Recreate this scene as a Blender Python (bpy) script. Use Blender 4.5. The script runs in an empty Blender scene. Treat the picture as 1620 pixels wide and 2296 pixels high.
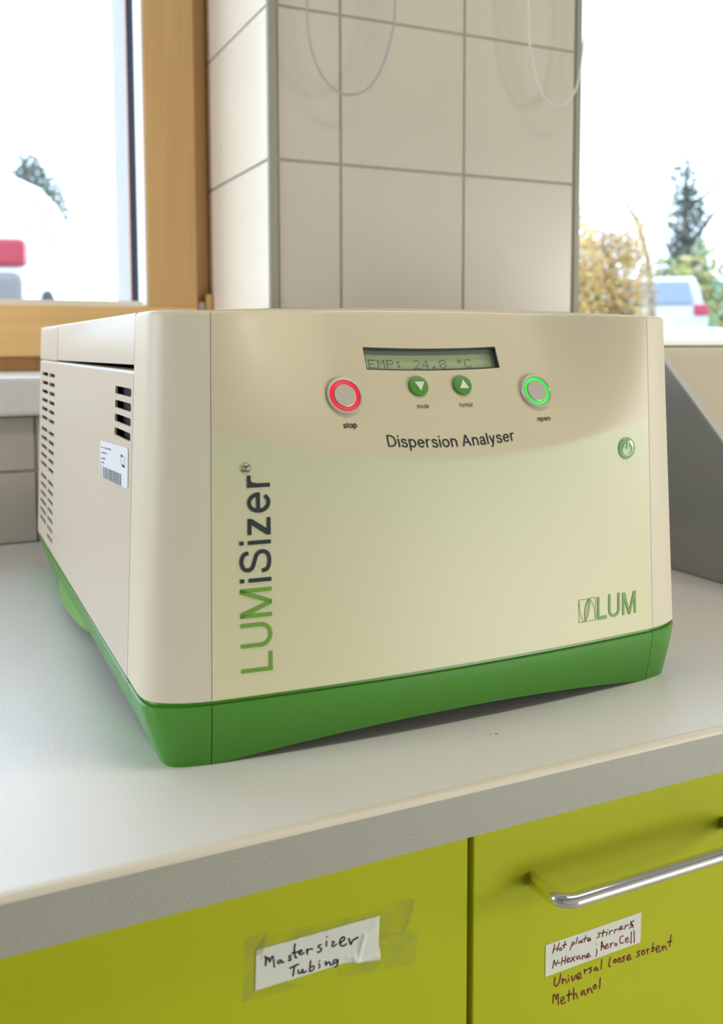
import bpy, bmesh, math, random
from mathutils import Vector, Matrix
# ------------------------------------------------------------------ camera, world, lights, exposure
SC = bpy.context.scene
COL = SC.collection
SC.view_settings.view_transform = 'Standard'
SC.view_settings.look = 'None'
SC.view_settings.gamma = 1.0
SC.view_settings.use_curve_mapping = False
SC.view_settings.exposure = -0.1
SC.cycles.use_denoising = True
SC.cycles.max_bounces = 8
SC.cycles.sample_clamp_indirect = 6.0
SC.cycles.caustics_reflective = False
SC.cycles.caustics_refractive = False

F, YAW, PIT, ROL, PX, PY = 2099.06, 0.43486, -0.0790065, -0.00275, 813.528, 939.687
EYE = 0.262                                   # camera height above the worktop (worktop surface is z = 0)
cam = bpy.data.cameras.new('camera')
cam.sensor_fit = 'VERTICAL'; cam.sensor_height = 36.0; cam.sensor_width = 36.0
cam.lens = F / 2296 * 36.0
cam.shift_x = (810 - PX) / 2296
cam.shift_y = -(1148 - PY) / 2296
cam.clip_start = 0.02; cam.clip_end = 300
cam.dof.use_dof = True; cam.dof.focus_distance = 0.68; cam.dof.aperture_fstop = 7.5
camo = bpy.data.objects.new('camera', cam); COL.objects.link(camo)
fw = Vector((math.sin(YAW)*math.cos(PIT), math.cos(YAW)*math.cos(PIT), math.sin(PIT)))
rt = Vector((math.cos(YAW), -math.sin(YAW), 0)); up = rt.cross(fw)
r2 = rt*math.cos(ROL) + up*math.sin(ROL); u2 = -rt*math.sin(ROL) + up*math.cos(ROL)
M = Matrix((r2, u2, -fw)).transposed().to_4x4(); M.translation = Vector((0, 0, EYE))
camo.matrix_world = M
SC.camera = camo

w = bpy.data.worlds.new('overcast_sky'); SC.world = w; w.use_nodes = True
bg = w.node_tree.nodes['Background']
bg.inputs[0].default_value = (0.68, 0.83, 1.0, 1); bg.inputs[1].default_value = 4.8

def area(name, loc, target, sx, sy, power, color):
    l = bpy.data.lights.new(name, 'AREA'); l.shape = 'RECTANGLE'; l.size = sx; l.size_y = sy
    l.energy = power; l.color = color
    o = bpy.data.objects.new(name, l); COL.objects.link(o); o.location = loc
    d = Vector(target) - Vector(loc)
    o.rotation_euler = d.to_track_quat('-Z', 'Y').to_euler()
    return o
# added fill lights for the unseen room: low front, right, left and overhead
area('low_fill_light', (2.0, -1.56, -0.50), (0.6, 0.5, -0.1), 1.6, 0.75, 13, (1.0, 0.91, 0.70))
area('right_fill_light', (3.14, -1.22, 0.35), (0.8, 0.7, 0.1), 0.6, 0.9, 32, (1.0, 0.95, 0.86))
area('left_fill_light', (-2.44, 0.75, 0.75), (0.3, 1.1, 0.25), 1.0, 1.1, 38, (0.93, 0.95, 1.0))
area('ceiling_fill_light', (1.0, 0.1, 1.79), (1.0, 0.1, 0), 1.2, 0.28, 12, (1.0, 0.93, 0.82))

# ------------------------------------------------------------------ materials
def nodemat(name):
    m = bpy.data.materials.new(name); m.use_nodes = True
    return m, m.node_tree, m.node_tree.nodes['Principled BSDF']
def mat(name, col, rough=0.5, metal=0.0, spec=0.5, noise=0.0, nscale=40.0, bump=0.0, bscale=400.0, coat=0.0, emit=None, estr=0.0):
    m, nt, b = nodemat(name)
    b.inputs['Base Color'].default_value = (*col, 1)
    b.inputs['Roughness'].default_value = rough
    b.inputs['Metallic'].default_value = metal
    b.inputs['Specular IOR Level'].default_value = spec
    b.inputs['Coat Weight'].default_value = coat
    tc = nt.nodes.new('ShaderNodeTexCoord')
    if noise > 0:
        n = nt.nodes.new('ShaderNodeTexNoise'); n.inputs['Scale'].default_value = nscale; n.inputs['Detail'].default_value = 4
        mx = nt.nodes.new('ShaderNodeMixRGB'); mx.blend_type = 'MULTIPLY'; mx.inputs[0].default_value = 1.0
        rp = nt.nodes.new('ShaderNodeMapRange'); rp.inputs[1].default_value = 0.3; rp.inputs[2].default_value = 0.7
        rp.inputs[3].default_value = 1 - noise; rp.inputs[4].default_value = 1 + noise * 0.5
        nt.links.new(tc.outputs['Object'], n.inputs['Vector']); nt.links.new(n.outputs['Fac'], rp.inputs[0])
        mx.inputs[1].default_value = (*col, 1); nt.links.new(rp.outputs[0], mx.inputs[2])
        nt.links.new(mx.outputs[0], b.inputs['Base Color'])
    if bump > 0:
        n = nt.nodes.new('ShaderNodeTexNoise'); n.inputs['Scale'].default_value = bscale; n.inputs['Detail'].default_value = 3
        bp = nt.nodes.new('ShaderNodeBump'); bp.inputs['Strength'].default_value = bump; bp.inputs['Distance'].default_value = 0.001
        nt.links.new(tc.outputs['Object'], n.inputs['Vector']); nt.links.new(n.outputs['Fac'], bp.inputs['Height'])
        nt.links.new(bp.outputs['Normal'], b.inputs['Normal'])
    if emit:
        b.inputs['Emission Color'].default_value = (*emit, 1); b.inputs['Emission Strength'].default_value = estr
    return m
def wood(name, c1, c2, axis='Z'):
    m, nt, b = nodemat(name)
    tc = nt.nodes.new('ShaderNodeTexCoord'); mp = nt.nodes.new('ShaderNodeMapping')
    s = (30, 30, 1.6) if axis == 'Z' else (1.6, 30, 30)
    mp.inputs['Scale'].default_value = s
    n = nt.nodes.new('ShaderNodeTexNoise'); n.inputs['Scale'].default_value = 2.2; n.inputs['Detail'].default_value = 5; n.inputs['Distortion'].default_value = 0.6
    r = nt.nodes.new('ShaderNodeValToRGB'); r.color_ramp.elements[0].position = 0.3; r.color_ramp.elements[1].position = 0.7
    r.color_ramp.elements[0].color = (*c1, 1); r.color_ramp.elements[1].color = (*c2, 1)
    nt.links.new(tc.outputs['Object'], mp.inputs[0]); nt.links.new(mp.outputs[0], n.inputs['Vector'])
    nt.links.new(n.outputs['Fac'], r.inputs[0]); nt.links.new(r.outputs[0], b.inputs['Base Color'])
    b.inputs['Roughness'].default_value = 0.42
    return m
MT = {
 'shell': mat('warm_white_plastic', (0.68, 0.61, 0.475), 0.46, bump=0.06, bscale=1500),
 'sheet': mat('cream_powder_coat', (0.62, 0.545, 0.44), 0.40, bump=0.05, bscale=1200),
 'green': mat('green_plastic', (0.058, 0.25, 0.015), 0.27, spec=0.6, bump=0.03, bscale=1500),
 'bulge_lit': mat('green_plastic_lit', (0.17, 0.36, 0.09), 0.40),  # skirt green lightened for the bulge that faces up into the light
 'dark': mat('dark_interior', (0.006, 0.008, 0.016), 0.7),
 'black': mat('black_print', (0.010, 0.018, 0.024), 0.5),
 'greyprint': mat('grey_print', (0.30, 0.31, 0.33), 0.6),
 'greenprint': mat('green_print', (0.15, 0.36, 0.022), 0.45, noise=0.2, nscale=900),
 'worktop': mat('worktop_laminate', (0.74, 0.715, 0.67), 0.28, spec=0.42, noise=0.04, nscale=700, bump=0.12, bscale=900),
 'edge': mat('worktop_edge_band', (0.42, 0.41, 0.345), 0.45, noise=0.12, nscale=900, bump=0.25, bscale=900),
 'rim': mat('worktop_edge_rim', (0.72, 0.66, 0.53), 0.4),
 'lime': mat('lime_laminate', (0.47, 0.50, 0.012), 0.55, spec=0.2, noise=0.04, nscale=9, bump=0.02, bscale=500),
 'carcass': mat('cabinet_carcass', (0.16, 0.16, 0.04), 0.6),
 'chrome': mat('polished_chrome', (0.86, 0.86, 0.85), 0.07, metal=1.0),
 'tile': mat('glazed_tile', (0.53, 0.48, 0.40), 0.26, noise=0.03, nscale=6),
 'tile_lit': mat('glazed_tile_lit', (0.88, 0.80, 0.67), 0.26, noise=0.03, nscale=6),  # same tile, with the side daylight on the reveal put into its colour
 'grout': mat('tile_grout', (0.33, 0.295, 0.225), 0.85, noise=0.1, nscale=60),
 'trim': mat('grey_corner_trim', (0.27, 0.26, 0.205), 0.4),
 'wall': mat('wall_paint', (0.50, 0.48, 0.43), 0.8),
 'ceiling': mat('ceiling_paint', (0.30, 0.29, 0.27), 0.9),
 'floor': mat('floor_linoleum', (0.45, 0.41, 0.32), 0.55, noise=0.1, nscale=5),
 'wood': wood('window_wood', (0.62, 0.37, 0.145), (0.70, 0.43, 0.17)),
 'woodh_lit': wood('window_wood_rail_lit', (0.78, 0.48, 0.19), (0.86, 0.55, 0.23), 'X'),  # same wood, with the stronger daylight on the rail put into its colour
 'darkwood': wood('window_frame_wood', (0.62, 0.36, 0.14), (0.70, 0.42, 0.17)),
 'sill': mat('stone_sill', (0.78, 0.77, 0.745), 0.30, noise=0.04, nscale=30),
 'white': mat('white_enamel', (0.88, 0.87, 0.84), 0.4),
 'cream': mat('cream_enamel', (0.88, 0.82, 0.62), 0.4),
 'yellow': mat('yellow_wood_strip', (0.85, 0.66, 0.20), 0.5),
 'seal': mat('black_window_seal', (0.012, 0.014, 0.03), 0.9, spec=0.05),
 'brickrefl': mat('brick_reflection_red', (0.60, 0.22, 0.12), 0.6),
 'render': mat('exterior_render', (0.62, 0.62, 0.61), 0.9, noise=0.05, nscale=20),
 'lcd': mat('lcd_glass_green', (0.36, 0.42, 0.24), 0.35, emit=(0.50, 0.62, 0.30), estr=0.20),
 'lcdink': mat('lcd_segment', (0.21, 0.25, 0.16), 0.5),
 'bezel': mat('display_bezel', (0.035, 0.045, 0.035), 0.35),
 'lcdrim': mat('lcd_metal_rim', (0.32, 0.32, 0.29), 0.35, metal=0.4),
 'steel': mat('brushed_steel', (0.66, 0.61, 0.54), 0.34, metal=0.55, noise=0.06, nscale=300),
 'redlit': mat('red_light_ring', (0.55, 0.01, 0.03), 0.4, emit=(0.75, 0.008, 0.035), estr=0.75),
 'greenlit': mat('green_light_ring', (0.03, 0.5, 0.06), 0.4, emit=(0.05, 0.62, 0.06), estr=0.80),
 'btn': mat('green_button', (0.085, 0.27, 0.035), 0.40),
 'mark': mat('pale_button_mark', (0.70, 0.72, 0.60), 0.5),
 'power': mat('translucent_green_button', (0.22, 0.40, 0.16), 0.25, coat=0.4, emit=(0.35, 0.55, 0.08), estr=0.10),
 'powermark': mat('power_symbol_print', (0.62, 0.76, 0.55), 0.4),
 'sticker': mat('white_sticker', (0.72, 0.74, 0.77), 0.5),
 'paper': mat('label_paper', (0.74, 0.745, 0.67), 0.7, noise=0.03, nscale=60),
 'inkblack': mat('black_marker_ink', (0.008, 0.012, 0.03), 0.5),
 'inkred': mat('dark_red_marker_ink', (0.19, 0.008, 0.008), 0.5),
 'chain': mat('grey_bead_chain', (0.40, 0.395, 0.39), 0.35, metal=0.3),
 'pearl': mat('pearl_bead_chain', (0.66, 0.64, 0.58), 0.35),
 'devside': mat('dark_grey_side', (0.30, 0.305, 0.30), 0.22, spec=0.7),
 'devedge': mat('light_grey_edge', (0.50, 0.49, 0.47), 0.5),
 'devtop': mat('cream_sloped_cover', (0.54, 0.48, 0.36), 0.5),
 'hinge': mat('hinge_cap', (0.55, 0.50, 0.42), 0.4),
 'carpaint': mat('white_car_paint', (0.80, 0.81, 0.83), 0.3, coat=0.5),
 'silver': mat('silver_car_paint', (0.42, 0.44, 0.48), 0.3, coat=0.5),
 'carglass': mat('car_glass', (0.16, 0.20, 0.27), 0.12),
 'tyre': mat('tyre_rubber', (0.03, 0.03, 0.03), 0.8),
 'taillight': mat('red_tail_lamp', (0.36, 0.025, 0.05), 0.3),
 'bumper': mat('grey_bumper', (0.20, 0.19, 0.19), 0.6),
 'asphalt': mat('pale_asphalt', (0.42, 0.41, 0.38), 0.95, noise=0.15, nscale=3),
 'bark': mat('bark', (0.20, 0.18, 0.16), 0.9, noise=0.3, nscale=15),
 'fence': mat('teal_fence', (0.14, 0.42, 0.34), 0.7),
 'lamp': mat('lamp_diffuser', (0.9, 0.9, 0.88), 0.5, emit=(1, 0.95, 0.85), estr=2.0),
}
def leafmat(name, cols):
    m, nt, b = nodemat(name)
    g = nt.nodes.new('ShaderNodeNewGeometry'); r = nt.nodes.new('ShaderNodeValToRGB')
    r.color_ramp.interpolation = 'CONSTANT'
    els = r.color_ramp.elements
    for i, c in enumerate(cols):
        e = els[i] if i < 2 else els.new(i / len(cols))
        e.position = i / len(cols); e.color = (*c, 1)
    nt.links.new(g.outputs['Random Per Island'], r.inputs[0]); nt.links.new(r.outputs[0], b.inputs['Base Color'])
    b.inputs['Roughness'].default_value = 0.7
    return m
MT['autumn'] = leafmat('autumn_leaves', [(0.54, 0.29, 0.07), (0.60, 0.42, 0.10), (0.42, 0.23, 0.10), (0.46, 0.43, 0.08), (0.50, 0.31, 0.16)])
MT['evergreen'] = leafmat('evergreen_needles', [(0.10, 0.14, 0.10), (0.14, 0.17, 0.14), (0.16, 0.16, 0.12)])
MT['yellowgreen'] = leafmat('yellow_green_leaves', [(0.30, 0.34, 0.08), (0.42, 0.38, 0.12), (0.22, 0.28, 0.12), (0.44, 0.35, 0.15)])

# front panel: green bounce light, brighter downwards, painted into the colour below the curve
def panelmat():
    m, nt, b = nodemat('front_panel_bounce_tint')
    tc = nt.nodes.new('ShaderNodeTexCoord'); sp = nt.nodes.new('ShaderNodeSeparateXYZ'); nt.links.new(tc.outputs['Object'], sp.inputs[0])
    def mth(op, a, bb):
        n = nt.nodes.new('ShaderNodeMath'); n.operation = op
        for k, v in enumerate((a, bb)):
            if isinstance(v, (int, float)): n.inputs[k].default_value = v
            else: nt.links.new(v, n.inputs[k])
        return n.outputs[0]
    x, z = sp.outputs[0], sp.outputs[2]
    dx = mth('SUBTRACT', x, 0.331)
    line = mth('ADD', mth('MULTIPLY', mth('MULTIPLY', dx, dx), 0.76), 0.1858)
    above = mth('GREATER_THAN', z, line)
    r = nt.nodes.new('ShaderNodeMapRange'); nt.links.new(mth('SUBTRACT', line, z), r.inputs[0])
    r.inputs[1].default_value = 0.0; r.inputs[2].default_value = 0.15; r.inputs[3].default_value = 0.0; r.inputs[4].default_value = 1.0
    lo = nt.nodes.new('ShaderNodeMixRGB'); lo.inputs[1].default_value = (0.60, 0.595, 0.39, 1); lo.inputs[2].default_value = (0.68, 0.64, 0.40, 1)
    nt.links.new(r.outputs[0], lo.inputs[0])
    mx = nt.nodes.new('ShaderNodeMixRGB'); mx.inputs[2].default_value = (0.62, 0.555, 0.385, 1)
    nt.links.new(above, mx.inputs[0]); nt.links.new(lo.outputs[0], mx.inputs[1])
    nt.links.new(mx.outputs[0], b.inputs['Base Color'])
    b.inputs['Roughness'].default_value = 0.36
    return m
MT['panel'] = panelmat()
def tapemat():
    m, nt, b = nodemat('clear_tape')
    b.inputs['Base Color'].default_value = (0.47, 0.50, 0.13, 1); b.inputs['Roughness'].default_value = 0.25
    tc = nt.nodes.new('ShaderNodeTexCoord'); n = nt.nodes.new('ShaderNodeTexNoise'); n.inputs['Scale'].default_value = 70; n.inputs['Detail'].default_value = 5
    r = nt.nodes.new('ShaderNodeMapRange'); r.inputs[1].default_value = 0.35; r.inputs[2].default_value = 0.75; r.inputs[3].default_value = 0.06; r.inputs[4].default_value = 0.38
    nt.links.new(tc.outputs['Object'], n.inputs[0]); nt.links.new(n.outputs['Fac'], r.inputs[0]); nt.links.new(r.outputs[0], b.inputs['Alpha'])
    return m
MT['tape'] = tapemat()
def glassmat():
    m = bpy.data.materials.new('window_glass'); m.use_nodes = True; nt = m.node_tree
    for n in list(nt.nodes): nt.nodes.remove(n)
    o = nt.nodes.new('ShaderNodeOutputMaterial'); t = nt.nodes.new('ShaderNodeBsdfTransparent'); g = nt.nodes.new('ShaderNodeBsdfGlossy')
    g.inputs['Roughness'].default_value = 0.02
    lw_ = nt.nodes.new('ShaderNodeLayerWeight'); lw_.inputs[0].default_value = 0.5
    pw = nt.nodes.new('ShaderNodeMath'); pw.operation = 'POWER'; pw.inputs[1].default_value = 5.0
    fr = nt.nodes.new('ShaderNodeMath'); fr.operation = 'MULTIPLY_ADD'; fr.inputs[1].default_value = 0.6; fr.inputs[2].default_value = 0.025
    nt.links.new(lw_.outputs['Facing'], pw.inputs[0]); nt.links.new(pw.outputs[0], fr.inputs[0])
    mx = nt.nodes.new('ShaderNodeMixShader')
    t.inputs[0].default_value = (0.96, 0.97, 0.97, 1)
    nt.links.new(fr.outputs[0], mx.inputs[0]); nt.links.new(t.outputs[0], mx.inputs[1]); nt.links.new(g.outputs[0], mx.inputs[2]); nt.links.new(mx.outputs[0], o.inputs[0])
    return m
MT['glass'] = glassmat()

# ------------------------------------------------------------------ helpers
def link(name, me, m, parent=None, smooth=False):
    o = bpy.data.objects.new(name, me); COL.objects.link(o)
    if m is not None and not me.materials: me.materials.append(MT[m] if isinstance(m, str) else m)
    if smooth:
        for p in me.polygons: p.use_smooth = True
    if parent is not None:
        o.parent = parent; o.matrix_parent_inverse = root_inv(parent)
    return o
def root_inv(p):
    mm = Matrix.Identity(4); q = p; chain = []
    while q: chain.append(q); q = q.parent
    for q in reversed(chain):
        mm = mm @ (q.matrix_parent_inverse if q.parent else Matrix.Identity(4)) @ Matrix.LocRotScale(q.location, q.rotation_euler, q.scale)
    return mm.inverted()
def tag(o, label=None, cat=None, group=None, kind=None):
    if label: o['label'] = label
    if cat: o['category'] = cat
    if group: o['group'] = group
    if kind: o['kind'] = kind
    return o
def thing(name, loc, label, cat, group=None):
    o = bpy.data.objects.new(name, None); COL.objects.link(o); o.location = loc; o.empty_display_size = 0.02
    return tag(o, label, cat, group)
def fin(name, bm, m, parent=None, smooth=False):
    bmesh.ops.recalc_face_normals(bm, faces=bm.faces[:])
    me = bpy.data.meshes.new(name); bm.to_mesh(me); bm.free()
    return link(name, me, m, parent, smooth)
def addbox(bm, x0, x1, y0, y1, z0, z1, bev=0.0, seg=2):
    g = bmesh.ops.create_cube(bm, size=1.0)
    for v in g['verts']:
        v.co = Vector(((x0+x1)/2 + v.co.x*(x1-x0), (y0+y1)/2 + v.co.y*(y1-y0), (z0+z1)/2 + v.co.z*(z1-z0)))
    if bev > 0:
        es = list({e for v in g['verts'] for e in v.link_edges})
        bmesh.ops.bevel(bm, geom=es, offset=bev, segments=seg, affect='EDGES', profile=0.5)
def box(name, x0, x1, y0, y1, z0, z1, m, parent=None, bev=0.0, seg=2):
    bm = bmesh.new(); addbox(bm, x0, x1, y0, y1, z0, z1, bev, seg)
    return fin(name, bm, m, parent)
def prism(name, poly, a0, a1, axis, m, parent=None, bev=0.0):
    """poly in the two other axes (in xyz order), extruded along axis"""
    bm = bmesh.new()
    def P(p, a):
        return {'x': (a, p[0], p[1]), 'y': (p[0], a, p[1]), 'z': (p[0], p[1], a)}[axis]
    A = [bm.verts.new(P(p, a0)) for p in poly]; B = [bm.verts.new(P(p, a1)) for p in poly]
    n = len(poly)
    bm.faces.new(A); bm.faces.new(B[::-1])
    for i in range(n): bm.faces.new((A[i], B[i], B[(i+1) % n], A[(i+1) % n]))
    if bev > 0: bmesh.ops.bevel(bm, geom=bm.edges[:], offset=bev, segments=2, affect='EDGES', profile=0.5)
    return fin(name, bm, m, parent)
def tube_bm(bm, pts, r, seg=12, closed=False):
    pts = [Vector(p) for p in pts]; rings = []
    prev = None
    for i, p in enumerate(pts):
        if closed: t = pts[(i+1) % len(pts)] - pts[i-1]
        else: t = (pts[min(i+1, len(pts)-1)] - pts[max(i-1, 0)])
        t.normalize()
        if prev is None:
            a = t.orthogonal().normalized()
        else:
            a = (prev - t*prev.dot(t)).normalized()
        prev = a; b = t.cross(a)
        rr = r[i] if isinstance(r, (list, tuple)) else r
        rings.append([bm.verts.new(p + (a*math.cos(2*math.pi*k/seg) + b*math.sin(2*math.pi*k/seg))*rr) for k in range(seg)])
    n = len(rings)
    for i in range(n if closed else n-1):
        A, B = rings[i], rings[(i+1) % n]
        for k in range(seg): bm.faces.new((A[k], A[(k+1) % seg], B[(k+1) % seg], B[k]))
    if not closed:
        bm.faces.new(rings[0][::-1]); bm.faces.new(rings[-1])
def catmull(pts, sub=5):
    if len(pts) < 3: return [tuple(p) for p in pts]
    P = [pts[0]] + list(pts) + [pts[-1]]; out = []
    for i in range(1, len(P)-2):
        for s in range(sub):
            t = s/sub; o = []
            for k in range(len(pts[0])):
                a, b, c, d = P[i-1][k], P[i][k], P[i+1][k], P[i+2][k]
                o.append(0.5*((2*b) + (-a+c)*t + (2*a-5*b+4*c-d)*t*t + (-a+3*b-3*c+d)*t**3))
            out.append(tuple(o))
    out.append(tuple(pts[-1])); return out
def ribbon(bm, pts, wd, fn, caps=True):
    """flat ink stroke: pts 2D, fn maps 2D to 3D; rounded ends"""
    h = wd/2; L = []; R = []
    n = len(pts)
    if n == 1:
        vs = [bm.verts.new(fn(pts[0][0]+h*1.1*math.cos(k*math.pi/4), pts[0][1]+h*1.1*math.sin(k*math.pi/4))) for k in range(8)]
        bm.faces.new(vs); return
    for i, p in enumerate(pts):
        a = pts[max(i-1, 0)]; b = pts[min(i+1, n-1)]
        dx, dy = b[0]-a[0], b[1]-a[1]; l = math.hypot(dx, dy) or 1e-9
        nx, ny = -dy/l, dx/l
        L.append(bm.verts.new(fn(p[0]+nx*h, p[1]+ny*h))); R.append(bm.verts.new(fn(p[0]-nx*h, p[1]-ny*h)))
    for i in range(n-1): bm.faces.new((L[i], L[i+1], R[i+1], R[i]))
    if not caps: return
    for end, s in ((0, 1), (n-1, -1)):
        a = pts[0] if end == 0 else pts[-1]; b = pts[1] if end == 0 else pts[-2]
        an = math.atan2(a[1]-b[1], a[0]-b[0])
        c = [bm.verts.new(fn(a[0]+h*math.cos(an+(k-2)*math.pi/4), a[1]+h*math.sin(an+(k-2)*math.pi/4))) for k in range(5)]
        bm.faces.new(c)
def textmesh(body, fn, name, m, parent, width=None, height=None, weight=.12, gap=.15):
    """flat drawn lettering laid on a surface; fn(u, v) -> xyz, u along the baseline"""
    total = sum(LET[c][0] for c in body) + gap*(len(body)-1)
    kx = width/total; bm = bmesh.new(); x = 0.0
    for c in body:
        wd, strokes, polys = LET[c]
        f = (lambda x0: (lambda a, b: fn((x0+a)*kx, b*height)))(x)
        for s in strokes: ribbon(bm, s, weight, f, False)
        for q in polys: bm.faces.new([bm.verts.new(f(a, b)) for a, b in q])
        x += wd + gap
    me = bpy.data.meshes.new(name); bm.to_mesh(me); bm.free()
    return link(name, me, m, parent)
def disc_stack(bm, cx, cz, fy_, prof, seg=48, m=0.0):
    """lathe about the surface normal; m = backward lean of the surface (dy/dz); prof = [(radius, out)]"""
    s = math.hypot(1, m); et = Vector((0, m, 1))/s; n = Vector((0, -1, m))/s; ex = Vector((1, 0, 0)); c = Vector((cx, fy_, cz))
    rings = []
    for r, o in prof:
        if r == 0: rings.append([bm.verts.new(c + n*o)])
        else: rings.append([bm.verts.new(c + n*o + ex*(r*math.cos(2*math.pi*k/seg)) + et*(r*math.sin(2*math.pi*k/seg))) for k in range(seg)])
    for A, B in zip(rings, rings[1:]):
        for k in range(seg):
            if len(A) == 1: bm.faces.new((A[0], B[k], B[(k+1) % seg]))
            elif len(B) == 1: bm.faces.new((A[k], A[(k+1) % seg], B[0]))
            else: bm.faces.new((A[k], A[(k+1) % seg], B[(k+1) % seg], B[k]))
def boolean_cut(o, cutter):
    md = o.modifiers.new('cut', 'BOOLEAN'); md.operation = 'DIFFERENCE'; md.object = cutter; md.solver = 'EXACT'
    dg = bpy.context.evaluated_depsgraph_get(); me = bpy.data.meshes.new_from_object(o.evaluated_get(dg))
    o.modifiers.clear(); o.data = me
    COL.objects.unlink(cutter); bpy.data.objects.remove(cutter)

# ------------------------------------------------------------------ drawn lettering (plain grotesque letter skeletons, cap height 1)
def _arc(cx, cy, rx, ry, a0, a1, n=18): return [(cx+rx*math.cos(math.radians(a0+(a1-a0)*i/n)), cy+ry*math.sin(math.radians(a0+(a1-a0)*i/n))) for i in range(n+1)]
def _cm(*p): return catmull(list(p), 6)
LET = {   # width, strokes, filled polygons
 'L': (.58, [[(.06, 1), (.06, 0)], [(0, .06), (.58, .06)]], []),
 'U': (.72, [[(.06, 1)] + _arc(.36, .36, .30, .305, 180, 360) + [(.66, 1)]], []),
 'M': (.86, [[(.06, 0), (.06, 1)], [(.80, 0), (.80, 1)]], [[(0, 1), (.15, 1), (.49, 0), (.37, 0)], [(.86, 1), (.71, 1), (.37, 0), (.49, 0)]]),
 'i': (.12, [[(.06, 0), (.06, .73)], [(.06, .865), (.06, 1)]], []),
 'S': (.70, [_cm((.61, .72), (.55, .88), (.35, .945), (.16, .88), (.10, .74), (.17, .60), (.36, .53), (.56, .45), (.64, .28), (.56, .11), (.35, .055), (.12, .12), (.06, .30))], []),
 'z': (.52, [[(.02, .67), (.50, .67)], [(0, .06), (.52, .06)]], [[(0, .06), (0, .13), (.36, .67), (.50, .67), (.50, .60), (.15, .06)]]),
 'e': (.60, [_arc(.30, .365, .245, .308, 4, 322, 30), [(.06, .385), (.60, .385)]], []),
 'r': (.36, [[(.06, 0), (.06, .73)], _cm((.06, .40), (.10, .58), (.20, .67), (.36, .665))], []),
 'D': (.76, [[(.06, 0), (.06, 1)], [(.06, .94)] + _arc(.32, .50, .38, .44, 90, -90, 26) + [(.06, .06)]], []),
 's': (.52, [_cm((.45, .52), (.39, .64), (.25, .68), (.11, .64), (.08, .53), (.15, .43), (.28, .38), (.42, .32), (.47, .20), (.41, .08), (.26, .045), (.10, .09), (.04, .22))], []),
 'p': (.60, [[(.06, -.28), (.06, .73)], _arc(.31, .365, .25, .31, 0, 360, 30)], []),
 'o': (.64, [_arc(.32, .365, .265, .31, 0, 360, 30)], []),
 'n': (.56, [[(.06, 0), (.06, .73)], _cm((.06, .42), (.11, .59), (.24, .675), (.38, .66), (.48, .56), (.50, .42)) + [(.50, 0)]], []),
 'A': (.86, [[(.18, .34), (.68, .34)]], [[(0, 0), (.135, 0), (.43, .86), (.43, 1), (.362, 1)], [(.86, 0), (.725, 0), (.43, .86), (.43, 1), (.498, 1)]]),
 'a': (.56, [_cm((.08, .52), (.14, .64), (.28, .68), (.41, .64), (.45, .50)) + [(.45, .14), (.47, .04), (.54, .03)], _cm((.45, .42), (.30, .385), (.12, .33), (.06, .19), (.12, .08), (.25, .045), (.38, .10), (.45, .23))], []),
 'l': (.12, [[(.06, 0), (.06, 1)]], []),
 'y': (.54, [[(.05, .73), (.28, .04)], [(.49, .73), (.27, .05), (.22, -.12), (.16, -.21), (.04, -.225)]], []),
 't': (.30, [[(.14, .92), (.14, .16), (.17, .07), (.30, .055)], [(0, .67), (.29, .67)]], []),
 'm': (.82, [[(.06, 0), (.06, .73)], _cm((.06, .42), (.10, .59), (.20, .675), (.32, .665), (.39, .58), (.41, .45)) + [(.41, 0)], _cm((.41, .42), (.45, .59), (.55, .675), (.67, .665), (.74, .58), (.76, .45)) + [(.76, 0)]], []),
 'd': (.60, [[(.54, 0), (.54, 1)], _arc(.29, .365, .25, .31, 0, 360, 30)], []),
 'f': (.30, [_cm((.30, .94), (.20, .93), (.15, .86), (.14, .75)) + [(.14, 0)], [(0, .67), (.29, .67)]], []),
 'R': (.76, [[(.06, 0), (.06, 1)], [(.06, .94), (.42, .94)] + _arc(.44, .725, .22, .215, 90, -90, 14) + [(.06, .51)]], [[(.36, .50), (.51, .50), (.76, 0), (.61, 0)]]),
}

# ------------------------------------------------------------------ the room
Z0, Z1 = -0.95, 1.85            # floor and ceiling
WY = 1.31                       # face of the window wall
XL, XR, YB = -2.5, 3.2, -1.6
def S(o): o['kind'] = 'structure'; return o
S(box('floor', XL-.1, XR+.1, YB-.1, WY+.42, Z0-.05, Z0, 'floor'))
S(box('ceiling', XL-.1, XR+.1, YB-.1, WY+.42, Z1, Z1+.05, 'ceiling'))
def wall_with_opening(name, axis, a, b, lo, hi, o0, o1, oz0, oz1):
    bm = bmesh.new()
    for (p, q, z, zz) in ((lo, o0, Z0, Z1), (o1, hi, Z0, Z1), (o0, o1, Z0, oz0), (o0, o1, oz1, Z1)):
        if axis == 'x': addbox(bm, a, b, p, q, z, zz)
        else: addbox(bm, p, q, a, b, z, zz)
    return S(fin(name, bm, 'wall'))
wall_with_opening('wall_left', 'x', XL-.1, XL, YB, WY, 0.2, 1.25, 0.15, 1.35)  # openings in these unseen walls are cut around the added fill lights
wall_with_opening('wall_front', 'y', YB-.1, YB, XL, XR, 1.15, 2.85, -0.92, -0.08)
wall_with_opening('wall_right', 'x', XR, XR+.1, YB, WY, -1.54, -0.90, -0.15, 0.85)

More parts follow.
